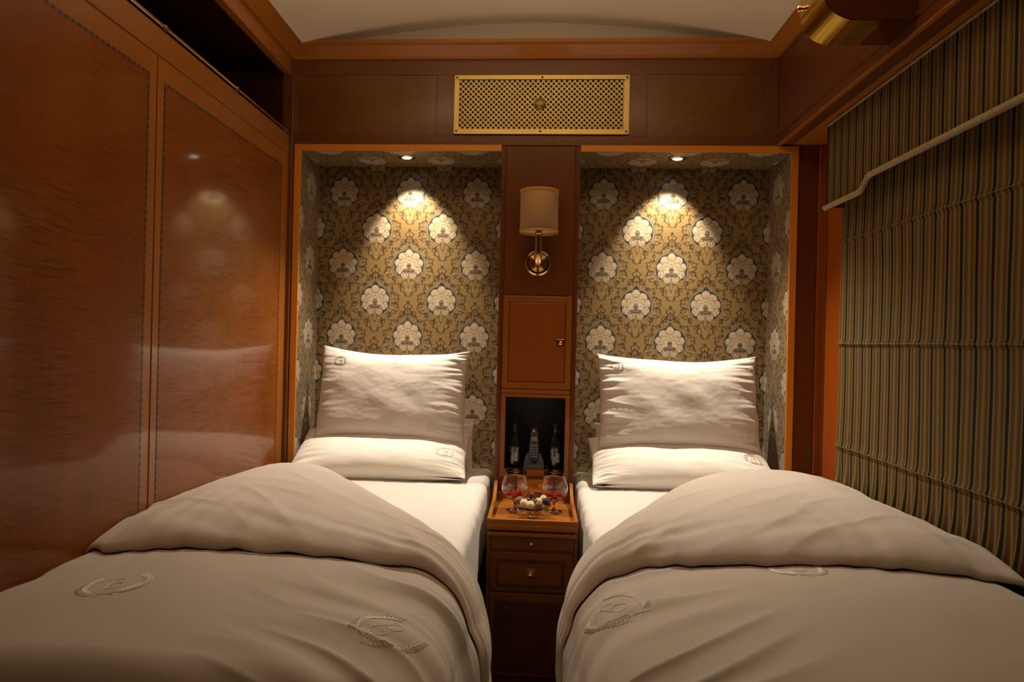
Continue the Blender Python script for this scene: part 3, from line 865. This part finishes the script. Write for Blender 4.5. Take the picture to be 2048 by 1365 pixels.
k = MB(); k.lathe([(-.0, -.016), (.008, -.015), (.010, -.010), (.006, -.004), (.008, 0)], (.708, 1.93, 2.155), 'x', 20); k.build('knob', M['brass'], bx)

# ------------------------------------------------------------------ pelmet, blind, ledge
def pelmet_bottom(y):
    t = min(1, max(0, (y-2.215)/.075)); t = t*t*(3-2*t)
    return 1.772-.040*t
PX = 1.035
pl = thing('pelmet', (PX, 1.0, 1.75), 'striped fabric pelmet with rope trim above the window blind', 'pelmet')
ys = [-.6+(2.547+.6)*i/240 for i in range(241)]
k = MB()
for k0, xx in ((0, PX), (1, PX+.006)):
    k.add([(xx, y, pelmet_bottom(y)) for y in ys]+[(xx, y, 2.032) for y in ys], [((i, i+1, 242+i, 241+i) if k0 else (i+1, i, 241+i, 242+i)) for i in range(240)], True,
          [(y*1.1, 0) for y in ys]+[(y*1.1, .3) for y in ys])
k.add([(PX, 2.547, 1.732), (XR-.004, 2.547, 1.732), (XR-.004, 2.547, 2.032), (PX, 2.547, 2.032)], [(0, 1, 2, 3)], False, [(0.0, 0), (.09, 0), (.09, .3), (0, .3)])
k.add([(PX, 2.552, 1.732), (XR-.004, 2.552, 1.732), (XR-.004, 2.552, 2.032), (PX, 2.552, 2.032)], [(3, 2, 1, 0)], False, [(0.0, 0), (.09, 0), (.09, .3), (0, .3)])
k.build('fabric', M['stripes'], pl)
def rope(pts_fn, n, r, name, par):
    k = MB(); turns = n
    for ph in (0, 2*PI/3, 4*PI/3):
        P_ = []
        for i in range(n*8+1):
            c_, u_, w_ = pts_fn(i/(n*8)); a = ph+2*PI*i/14
            P_.append(c_+u_*math.cos(a)*r*.55+w_*math.sin(a)*r*.55)
        k.tube(P_, r*.62, 6)
    return k.build(name, M['rope'], par)
def bot(q):
    y = 2.553-q*2.6; return Vector((PX-.004, y, pelmet_bottom(y)-.001)), Vector((1, 0, 0)), Vector((0, 0, 1))
rope(bot, 170, .0085, 'rope_trim', pl)
def topc(q):
    y = 2.547-q*2.6; return Vector((PX-.002, y, 2.029)), Vector((1, 0, 0)), Vector((0, 0, 1))
rope(topc, 150, .0040, 'top_cord', pl)

rb = thing('roman_blind', (1.10, 1.0, .70), 'olive and brown striped roman blind covering the right wall window', 'blind')
BZ = [.70, .872, 1.240, 1.609, 2.0]
def blind_pt(u, v):
    y = 2.560-u*3.0; z = .665+v*(2.0-.665)
    x = 1.100+.0025*math.sin(y*11+z*1.3)+.003*mnoise.noise(Vector((y*5, z*3, 1)))
    for zs in (.872, 1.240, 1.609):
        d_ = z-zs
        x -= .0035*math.exp(-(d_/.010)**2) ; x += .0015*math.exp(-((d_+.014)/.008)**2)
        x -= .004*math.exp(-abs(d_)/.09)*(.6+mnoise.noise(Vector((y*9, zs*7, 2))))
    low = max(0, 1-(z-.665)/.20)
    x -= low*low*.018*(1+.8*math.sin(y*2*PI/.0615+.6*math.sin(y*7)))
    y2 = y + .004*mnoise.noise(Vector((y*3, z*4, 5)))+ .004*low*math.sin(z*30)
    return (x, y2, z)
k = MB(); k.grid(blind_pt, 620, 260, True, lambda u, v: (2.560-u*3.0+.052, v))
k.build('fabric', M['stripes'], rb)
for zs in (.872, 1.240, 1.609):
    k = MB(); k.tube([(1.0935+.0025*math.sin(y*11+zs*1.3)+.003*mnoise.noise(Vector((y*5, zs*3, 1)))-.004*(.6+mnoise.noise(Vector((y*9, zs*7, 2)))), y, zs+.0018*mnoise.noise(Vector((y*14, zs, 0)))) for y in [2.559-i*.02 for i in range(150)]], .0013, 5)
    k.build('pleat_seam', M['seam'], rb)

MB().box(1.045, XR-.001, YF, D-.01, .56, .640, .004).build('trim_6', M['dark_stile'], kind='structure')
kb = thing('brass_catch', (1.085, 1.60, .640), 'small brass knob on the window ledge beside the right bed', 'knob')
k = MB(); k.lathe([(0, .040), (.012, .038), (.017, .028), (.015, .016), (.008, .010), (.010, .004), (.018, .0)], (1.088, 1.585, .6402), 'z', 24); k.build('knob', M['brass'], kb)

# ------------------------------------------------------------------ beds
def nz(x, y, z=0): return mnoise.noise(Vector((x, y, z)))
def mattress(x0, x1, name, label, seed):
    y0, y1, z0, z1 = .86, D+ND-.012, .40, .65
    cx, cy, cz = (x0+x1)/2, (y0+y1)/2, (z0+z1)/2
    hx_, hy_, hz_ = (x1-x0)/2, (y1-y0)/2, (z1-z0)/2
    r = .035
    bm = bmesh.new(); bmesh.ops.create_cube(bm, size=1)
    for v in bm.verts: v.co = Vector((cx+v.co.x*2*hx_, cy+v.co.y*2*hy_, cz+v.co.z*2*hz_))
    bmesh.ops.bevel(bm, geom=bm.edges[:], offset=r, segments=5, affect='EDGES', profile=.5)
    k = MB()
    # rebuild as dense rounded slab: top grid + skirts by projecting a grid onto the rounded box
    def top(u, v):
        # u across 0..1 (incl. both sides), v along
        L1 = hz_*2-r; L2 = r*PI/2; L3 = 2*hx_-2*r; tot = 2*L1+2*L2+L3; s_ = u*tot
        if s_ < L1: x, z, n_ = x0, z0+s_, (-1, 0)
        elif s_ < L1+L2:
            a = (s_-L1)/r; x, z, n_ = x0+r-r*math.cos(a), z1-r+r*math.sin(a), (-math.cos(a), math.sin(a))
        elif s_ < L1+L2+L3: x, z, n_ = x0+r+(s_-L1-L2), z1, (0, 1)
        elif s_ < L1+2*L2+L3:
            a = (s_-L1-L2-L3)/r; x, z, n_ = x1-r+r*math.sin(a), z1-r+r*math.cos(a), (math.sin(a), math.cos(a))
        else: x, z, n_ = x1, z1-r-(s_-L1-2*L2-L3), (1, 0)
        y = y0+v*(y1-y0)
        side = abs(n_[0])
        d_ = .003*nz(x*6+seed, y*4, z*6) + side*.006*nz(x*3, y*22+seed, z*5) + (1-side)*.0016*nz(x*30, y*9, seed)
        d_ += (1-side)*.006*max(0, (y-2.6))*2*nz(x*9, y*9, seed)
        e = max(0, 1-(y1-y)/.03); z -= .02*e*e; e = max(0, 1-(y-y0)/.03); z -= .02*e*e
        return (x+n_[0]*d_, y, z+n_[1]*d_)
    k.grid(top, 110, 200, True)
    for yy, rev in ((y0, 1), (y1, 0)):
        vv = [top(i/110, 0 if rev else 1) for i in range(111)]
        k.add(vv, [tuple(range(111))[::(1 if rev else -1)]])
    bm.free()
    o = k.build(name, M['sheet'], None, (cx, cy, z0), label, 'mattress')
    return recalc(o)
mattress(-1.038, -.186, 'mattress', 'white sheeted mattress of the left bed against the wooden wall', 3)
mattress(.172, 1.030, 'mattress', 'white sheeted mattress of the right bed beside the window', 11)
def bedbase(x0, x1, label):
    t_ = thing('bed_base', ((x0+x1)/2, 1.9, 0), label, 'bed')
    k = MB(); k.box(x0, x1, .88, D+ND-.02, .10, .385, .004); k.build('bed_box', M['base_wood'], t_)
    for (x, y) in ((x0+.05, .95), (x1-.05, .95), (x0+.05, 2.95), (x1-.05, 2.95)):
        MB().box(x-.025, x+.025, y-.025, y+.025, 0, .10, .002).build('leg', M['base_wood'], t_)
    MB().box(x0, x1, .88, D+ND-.02, .385, .3985, .002).build('slat_board', M['base_wood'], t_)
bedbase(-1.030, -.192, 'dark wooden bed base under the left mattress')
bedbase(.178, 1.024, 'dark wooden bed base under the right mattress')

def interp(tab, x):
    if x <= tab[0][0]: return tab[0][1]
    for (a, ya), (b_, yb) in zip(tab, tab[1:]):
        if x <= b_:
            t = (x-a)/(b_-a); return ya+(yb-ya)*t
    return tab[-1][1]
def smooth_interp(tab, x, w=.05):
    return (interp(tab, x-w)+2*interp(tab, x)+interp(tab, x+w)+interp(tab, x-w/2)*2+interp(tab, x+w/2)*2)/8
def ss(a, b_, x):
    t = min(1, max(0, (x-a)/(b_-a))); return t*t*(3-2*t)

class Duvet:
    def __init__(s, xw, dr, W, seed, F, B, z0=.700, lim=(-9, 9), wt=.45, q0=0):
        s.xw, s.dr, s.W, s.seed, s.F, s.B, s.z0 = xw, dr, W, seed, F, B, z0; s.q0 = 0; s.lim = lim; s.wt = wt; s.q0 = q0
        s.r = .125; s.L = W-s.r; s.smax = s.L+s.r*PI/2+.17; s.r2 = .05
    def base(s, q, q0=0):
        """q: arc position from wall side; returns (a, z, na, nz)"""
        if q0 and q < q0+s.r2*PI/2:
            f = PI/2-max(0, q-q0)/s.r2; return (q0+s.r2-s.r2*math.sin(f), s.z0-s.r2*(1-math.cos(f)), -math.sin(f), math.cos(f))
        if q < s.r2*PI/2:
            f = PI/2-q/s.r2; return (s.r2-s.r2*math.sin(f), s.z0-s.r2*(1-math.cos(f)), -math.sin(f), math.cos(f))
        q = q-s.r2*PI/2+s.r2
        if q < s.L: return (q, s.z0, 0, 1)
        if q < s.L+s.r*PI/2:
            f = (q-s.L)/s.r; return (s.L+s.r*math.sin(f), s.z0-s.r*(1-math.cos(f)), math.sin(f), math.cos(f))
        return (s.W, s.z0-s.r-(q-s.L-s.r*PI/2), 1, 0)
    def crown(s, q):
        return .050*math.sin(PI*min(1, max(0, q/(s.L+.16))))**.8 if 0 < q < s.L+.16 else 0
    def body_off(s, q, y):
        sd = s.seed
        o = s.crown(q)
        # soft relief
        o += .010*nz(q*2.2+sd, y*2.6, 1)+.003*nz(q*7+sd, y*6, 2)
        # drapery over the shoulder, running towards the aisle and the foot
        k = ss(s.L-.30, s.L+.06, q)*(.35+.65*(1-ss(1.22, 1.42, y)))
        ph = y*11+(q-s.L)*7.5+1.2*nz(q*2, y*2, sd)
        o += k*(.014*nz(ph, q*1.3, sd+4)+.017*max(0, 1-2.6*abs(nz(ph*.9, q*1.6, sd+5)))**1.6)
        # puckers below the fold
        f = math.exp(-max(0, (s.F(q)-y))/.10)
        o += f*.006*nz(q*19+sd, y*4, 6)
        o += .0010*nz(q*7+y*10, y*3-q*4, sd+8)
        # wall side puckers
        o += .010*math.exp(-q/.07)*nz(y*13, q*3, sd+9)
        return o
    def pt(s, q, y, off, q0=0):
        a, z, na, nz_ = s.base(q, q0)
        foot = max(0, min(1, (.99-y)/.11)); dz_ = .16*(1-math.sqrt(max(0, 1-foot*foot)))
        return Vector((min(s.lim[1], max(s.lim[0], s.xw+s.dr*(a+na*off))), y, z+nz_*off-dz_*(nz_ if nz_ > .2 else .2)))
    def body(s, q, y): return s.pt(q, y, s.body_off(q, y), s.q0)
    def flap_off(s, q, w):
        """w 0 front edge .. 1 back edge"""
        yf, yb = s.F(q), s.B(q); y = yf+(yb-yf)*w; Ln = max(.05, yb-yf); sd = s.seed
        hang = ss(s.L-.02, s.L+.20, q)
        T = (.050*(1-hang)+.020*hang)*(s.wt+(1-s.wt)*ss(0, .22, q))
        rf = min(.20, Ln*.42)/Ln
        d_ = min(1, w/rf); rise = (1-(1-d_)**2.2)**.5
        T2 = T+(.012*(1-hang))*math.sin(PI*w)
        o = s.body_off(q, min(y, yf+.0))*(1-ss(0, .5, w))+ ss(0, .5, w)*s.crown(q)*.9
        top = o+T2*rise+.004*(1-w)
        rbk = min(.24*(1-hang)+.06*hang, Ln*.5)/Ln
        e = max(0, (w-(1-rbk))/rbk)
        low = -.052*(1-hang)-.004*hang
        top = low+(top-low)*math.sqrt(max(0, 1-e**2.3))
        amp = rise*(1-e*.7)
        top += amp*(.010*nz(q*2.0+sd*2, y*2.6, 11)+.0035*nz(q*3.2+y*2, y*9+q*5+sd, 12)+.0040*max(0, 1-3.2*abs(nz(q*2.2+sd, y*7+q*6, 13)))**2*(.4+.8*ss(-.2, .3, nz(q*3, y*3, 17))))
        # creases parallel with the rolled front
        top += amp*(1-ss(.0, .45, w))*.008*nz(q*4+sd, w*14+q*3, 14)
        # folds towards the aisle edge
        top += amp*ss(s.L-.25, s.L+.05, q)*.010*nz(q*16+y*10, y*2.5, sd+15)
        # puckered lip
        top += math.exp(-w/.05)*.004*nz(q*17, 3, sd)
        return top, y
    def flap(s, q, w):
        o, y = s.flap_off(q, w)
        return s.pt(q, y, o)
    def frame(s, q, y):
        e = .004
        p = s.body(q, y); a = s.body(q+e, y)-p; b_ = s.body(q, y+e)-p
        n = a.cross(b_).normalized()*s.dr
        return p, n

def wreath():
    """laurel wreath with a script B, unit height about 1"""
    st = []
    for sg in (-1, 1):
        arc_ = [(sg*.44*math.sin(a), -.40*math.cos(a)) for a in [.05+2.3*i/18 for i in range(19)]]
        st.append(arc_)
        st.append([(-sg*.14, -.50), (0, -.42), arc_[1]])
        for i in range(2, 19, 1):
            x, y = arc_[i]; a = .05+2.3*i/18
            tx, ty = sg*math.cos(a), math.sin(a)
            for side in (-1, 1):
                nx, ny = side*sg*math.sin(a), -side*math.cos(a)
                L = .15*(1-.35*i/18)
                ex, ey = x+(tx*.75+nx*.65)*L, y+(ty*.75+ny*.65)*L
                mx_, my_ = (x+ex)/2+nx*L*.16, (y+ey)/2+ny*L*.16
                mx2, my2 = (x+ex)/2-nx*L*.10+tx*L*.05, (y+ey)/2-ny*L*.10+ty*L*.05
                st.append([(x, y), (mx_, my_), (ex, ey), (mx2, my2), (x, y)])
    st += [[(x, y) for x, y in s_] for s_ in letterB(.42)]
    return st
def monogram():
    st = [[(.55*math.cos(a), .40*math.sin(a)) for a in [2*PI*i/40 for i in range(41)] if True]]
    st[0] = [(p[0], p[1]) for p in st[0][2:38]]
    for sg in (-1, 1):
        st.append([(sg*(.50-.10*q+.05*math.sin(q*6)), -.30+.6*q) for q in [i/14 for i in range(15)]])
        st.append([(sg*(.36+.06*math.sin(q*5)), -.22+.45*q) for q in [i/10 for i in range(11)]])
    st += letterB(.62)
    return st

def make_duvet(dv, label, emb):
    S_ = dv.smax; k = MB()
    n_q, n_y = 190, 230
    ylo = .885
    def bp(u, v):
        q = dv.q0+u*(S_-dv.q0); yb = min(dv.B(q)-.10, dv.F(q)+.40); y = ylo+v*(yb-ylo)
        return dv.body(q, y)
    k.grid(bp, n_q, n_y)
    # underside so the cover has thickness
    def bu(u, v):
        q = dv.q0+u*(S_-dv.q0); yb = min(dv.B(q)-.10, dv.F(q)+.40); y = ylo+v*(yb-ylo)
        o = dv.body_off(q, y)
        return dv.pt(q, y, min(o-.012, .0)-.034, dv.q0)
    lo = MB(); 
    ring = []
    c0 = dv.body(.45, 1.2)
    k.grid(lambda u, v: bu(1-u, v), 60, 60)
    rim = lambda fn, n: [fn(i/n) for i in range(n+1)]
    for fa, fb in ((lambda t: bp(t, 0), lambda t: bu(t, 0)), (lambda t: bp(t, 1), lambda t: bu(t, 1)), (lambda t: bp(0, t), lambda t: bu(0, t)), (lambda t: bp(1, t), lambda t: bu(1, t))):
        k.grid(lambda u, v, fa=fa, fb=fb: fa(u)*(1-v)+fb(u)*v, 120, 2)
    root = recalc(k.build('duvet', M['duvet'], None, (dv.xw+dv.dr*.45, 1.2, .66), label, 'duvet'))
    f = MB()
    def wq(v):  # denser at the two edges
        return .5-.5*math.cos(PI*v) if True else v
    f.grid(lambda u, v: dv.flap(u*S_, wq(v)), 220, 200)
    fo = recalc(f.build('folded_flap', M['flap'], root, label='turned back upper part of the duvet showing its reverse side'))
    fo.modifiers.new('thick', 'SOLIDIFY').thickness = .006
    fo.modifiers['thick'].offset = -1
    for (q0, y0, h_, rot) in emb:
        e = MB(); c_, s_ = math.cos(rot), math.sin(rot)
        for st in wreath():
            P_ = []
            for i in range(len(st)):
                x, y = st[i]
                P_.append((x*h_, y*h_))
            # subdivide
            Q_ = []
            for a, b_ in zip(P_, P_[1:]):
                for j in range(2): Q_.append((a[0]+(b_[0]-a[0])*j/2, a[1]+(b_[1]-a[1])*j/2))
            Q_.append(P_[-1])
            pts = []
            for x, y in Q_:
                xx, yy = x*c_-y*s_, x*s_+y*c_
                p, n = dv.frame(q0+dv.dr*xx, y0+yy)
                pts.append(p+n*.0004)
            e.tube(pts, .00065*h_/.13, 4)
        e.build('embroidered_wreath', M['thread'], root)
    return root

tabB_L = [(0, 2.30), (.12, 2.42), (.26, 2.47), (.36, 2.40), (.55, 2.12), (.74, 1.87), (.86, 1.66), (.95, 1.54), (1.05, 1.49), (1.3, 1.47)]
FL = lambda q: 1.452+.10*(1-ss(0, .16, q))-.02*q + (-.10)*ss(.80, 1.05, q)+.006*math.sin(q*9)
BL = lambda q: smooth_interp(tabB_L, q, .07)
dl = Duvet(-1.052, 1, .938, 3, FL, BL, lim=(-1.0500, 9))
make_duvet(dl, 'greige duvet with folded back corner on the left bed', [(.30, 1.235, .125, .25), (.84, 1.135, .125, -1.0), (.50, 1.478, .115, .2)])
tabB_R = [(0, 2.66), (.10, 2.68), (.25, 2.66), (.40, 2.60), (.60, 2.38), (.78, 2.08), (.92, 1.76), (1.0, 1.60), (1.1, 1.53), (1.4, 1.50)]
FR = lambda q: 1.535-.03*q-.10*ss(.84, 1.10, q)+.006*math.sin(q*8+1)
BR = lambda q: smooth_interp(tabB_R, q, .07)
dR = Duvet(1.088, -1, 1.012, 8, FR, BR, lim=(-9, 1.088), wt=.55, q0=.055)
make_duvet(dR, 'greige duvet with folded back corner on the right bed', [(.955, 1.315, .125, .9), (.55, 1.502, .115, 0)])

# ------------------------------------------------------------------ pillows
class Pillow:
    def __init__(s, C, w, h, t, tilt, seed, droop=0, yaw=0, roll=0, ear=.05, wr=1.0, sag=0, sw=(1, 1)):
        s.sw = sw
        s.C = Vector(C); s.w, s.h, s.t, s.seed, s.ear, s.wr, s.sag = w, h, t, seed, ear, wr, sag
        R_ = Matrix.Rotation(yaw, 3, 'Z') @ Matrix.Rotation(-tilt, 3, 'X') @ Matrix.Rotation(roll, 3, 'Y')
        s.ex = R_ @ Vector((1, 0, 0)); s.eh = R_ @ Vector((0, 0, 1)); s.en = R_ @ Vector((0, -1, 0))
    def pt(s, u, v, side=1):
        """u,v in -1..1; side +1 front, -1 back"""
        au, av = abs(u), abs(v); sd = s.seed
        bx_ = 1-s.ear*.7*(1-av**2.2)**1.0*(au**3); bv = 1-s.ear*2.6*(1-au**2.0)*(av**3)
        x = u*s.w/2*bx_; h_ = v*s.h/2*bv
        e = max(0, (1-au**2.6))*max(0, (1-av**2.8))
        t = s.t/2*e**.52
        # pull ridges from the short sides, fading inward
        g = math.exp(-(1-au)*6.5)*(1-math.exp(-(1-au)*14))
        t += s.wr*(s.sw[0] if u < 0 else s.sw[1])*g*.024*(nz(v*7.5+sd*(1 if u > 0 else 1.7), u*1.2, sd)+.6*nz(v*17, u*2.5+sd, 3))
        g2 = math.exp(-(1-av)*5)*(1-math.exp(-(1-av)*16))
        t += s.wr*g2*.006*nz(u*9+sd, v*2, 7)
        # diagonal drag lines and fine crumple
        em = e**.4
        t += s.wr*em*(.0070*nz(u*2.2+v*2.0+sd, (v-u)*1.4, 5)+.0009*nz(u*6+v*4, v*7-u*4+sd, 6)+.0006*nz(u*16, v*18, sd+2))
        # sharp drag creases reaching in from the corners and short sides
        cr_ = 1-abs(nz(v*4.2+u*1.1+sd, u*.9, 21))*2.2
        t += s.wr*(s.sw[0] if u < 0 else s.sw[1])*max(0, cr_)**3*.013*(au**4)*(1-math.exp(-(1-au)*9))
        d_ = nz(u*1.7+sd, v*1.9, 9)
        h_ += .006*d_*(1-av*.3)*s.wr; x += .006*nz(u*1.5, v*3+sd, 10)*s.wr
        t = max(t, .0)
        p = s.C+s.ex*x+s.eh*h_+s.en*(t*side+s.sag*(1-au*au)*(1-av*av))
        return p
def make_pillow(P_, mk, name, label, group, embs, lo_back=.65):
    k = MB(); n, m_ = 150, 110
    def cs(t): # denser to the edges
        a = -1+2*t; return a*(1.35-.35*abs(a)) if abs(a) < 1 else a
    k.grid(lambda u, v: P_.pt(cs(u), cs(v), 1), n, m_); k.grid(lambda u, v: P_.pt(cs(1-u), cs(v), -1), n, m_)
    o = recalc(k.build(name, M[mk], None, tuple(P_.C-P_.eh*P_.h*.5), label, 'pillow', group, weld=.0004))
    for (u0, v0, w_, th_, rot) in embs:
        e = MB()
        for st in monogram():
            pts = []
            for x, y in st:
                xx, yy = x*math.cos(rot)-y*math.sin(rot), x*math.sin(rot)+y*math.cos(rot)
                u, v = u0+xx*w_/(P_.w/2), v0+yy*w_/(P_.h/2)
                pts.append(P_.pt(u, v)+P_.en*.0008)
            e.tube(pts, .0009, 4)
        e.build('monogram', M[th_], o, label='embroidered oval monogram')
    return o
RG = math.radians
# left bed: back bolster pillow, low front pillow, upright top pillow
gp = None
make_pillow(Pillow((-.600, 2.985, .758), .665, .235, .10, RG(8), 5, wr=.5, ear=.03), 'white_case', 'pillow', 'white pillow standing at the back of the left bed, behind the other two', gp, [])
make_pillow(Pillow((-.640, 2.835, .738), .73, .34, .150, RG(66), 12, wr=.8, ear=.04, roll=RG(-1)), 'white_case', 'pillow', 'white pillow lying at the front of the left bed on the sheet', gp, [(.76, -.35, .075, 'thread', .1)])
make_pillow(Pillow((-.618, 2.905, .972), .652, .420, .160, RG(14), 21, wr=1.0, ear=.055, roll=RG(1), sw=(.35, 1.3)), 'case', 'pillow', 'grey-white monogrammed pillow leaning upright on top of the left bed pillows', gp, [(-.70, .67, .050, 'thread_grey', 0), (.60, -.62, .062, 'thread', .1)])
# right bed
make_pillow(Pillow((.578, 2.985, .758), .640, .235, .10, RG(8), 31, wr=.5, ear=.03), 'white_case', 'pillow', 'white pillow standing at the back of the right bed, behind the other two', gp, [])
make_pillow(Pillow((.590, 2.830, .738), .73, .34, .150, RG(66), 36, wr=.8, ear=.04), 'white_case', 'pillow', 'white pillow lying at the front of the right bed on the sheet', gp, [(.78, -.20, .070, 'thread_grey', -.1)])
make_pillow(Pillow((.592, 2.900, .975), .668, .420, .160, RG(15), 44, wr=1.1, ear=.055), 'case', 'pillow', 'grey-white monogrammed pillow leaning upright on top of the right bed pillows', gp, [(-.76, .72, .050, 'thread_grey', -.2), (.72, -.70, .055, 'thread', .1)])

# ------------------------------------------------------------------ lights
def spot(x, y, e, tx, ty, size=105, blend=.9, col=(1, .88, .70)):
    l = bpy.data.lights.new('downlight_beam', 'SPOT'); l.energy = e; l.color = col; l.spot_size = RG(size); l.spot_blend = blend; l.shadow_soft_size = .016
    o = link(bpy.data.objects.new('downlight_beam', l)); o.location = (x, y, 1.992)
    o.rotation_euler = (Vector((tx, ty, .9))-Vector((x, y, 1.992))).to_track_quat('-Z', 'Y').to_euler()
    return o
spot(-.578, 2.905, 90, -.560, 2.52, 100, 1.0); spot(.568, 2.90, 90, .550, 2.515, 100, 1.0)
spot(-.578, 2.905, 29, -.545, 3.40, 72, .55, (1, .85, .62)); spot(.568, 2.90, 29, .535, 3.40, 72, .55, (1, .85, .62))
def area(name, loc, tgt, sx, sy, e, col):
    l = bpy.data.lights.new(name, 'AREA'); l.shape = 'RECTANGLE'; l.size = sx; l.size_y = sy; l.energy = e; l.color = col
    o = link(bpy.data.objects.new(name, l)); o.location = loc
    o.rotation_euler = (Vector(tgt)-Vector(loc)).to_track_quat('-Z', 'Y').to_euler(); return o
# added unseen uplight without a lamp body, general light off the vaulted ceiling
area('added_ceiling_wash', (-.05, 1.75, 2.27), (-.05, 1.80, 3), 1.1, .25, 11.5, (1, .78, .53))

w = bpy.data.worlds.new('World'); S.world = w; w.use_nodes = True
w.node_tree.nodes['Background'].inputs[0].default_value = (.02, .012, .006, 1); w.node_tree.nodes['Background'].inputs[1].default_value = .3

# ------------------------------------------------------------------ camera
cam = bpy.data.cameras.new('camera'); co = link(bpy.data.objects.new('camera', cam)); S.camera = co
cam.sensor_width = 36; cam.lens = 1365/2048*36; cam.clip_start = .02
cam.shift_x = (1024-985)/2048; cam.shift_y = 0
yaw, roll = RG(3.75), RG(1.33)
ca, sa, cr, sr = math.cos(yaw), math.sin(yaw), math.cos(roll), math.sin(roll)
Rt_, Up, Fw = Vector((ca, sa, 0)), Vector((0, 0, 1)), Vector((-sa, ca, 0))
X_ = Rt_*cr+Up*sr; Y_ = -Rt_*sr+Up*cr; Z_ = -Fw
mtx = Matrix((X_, Y_, Z_)).transposed().to_4x4(); mtx.translation = Vector((0, 0, 1.22)); co.matrix_world = mtx

S.view_settings.view_transform = 'Standard'; S.view_settings.look = 'None'; S.view_settings.gamma = 1; S.view_settings.exposure = 0
S.view_settings.use_curve_mapping = False
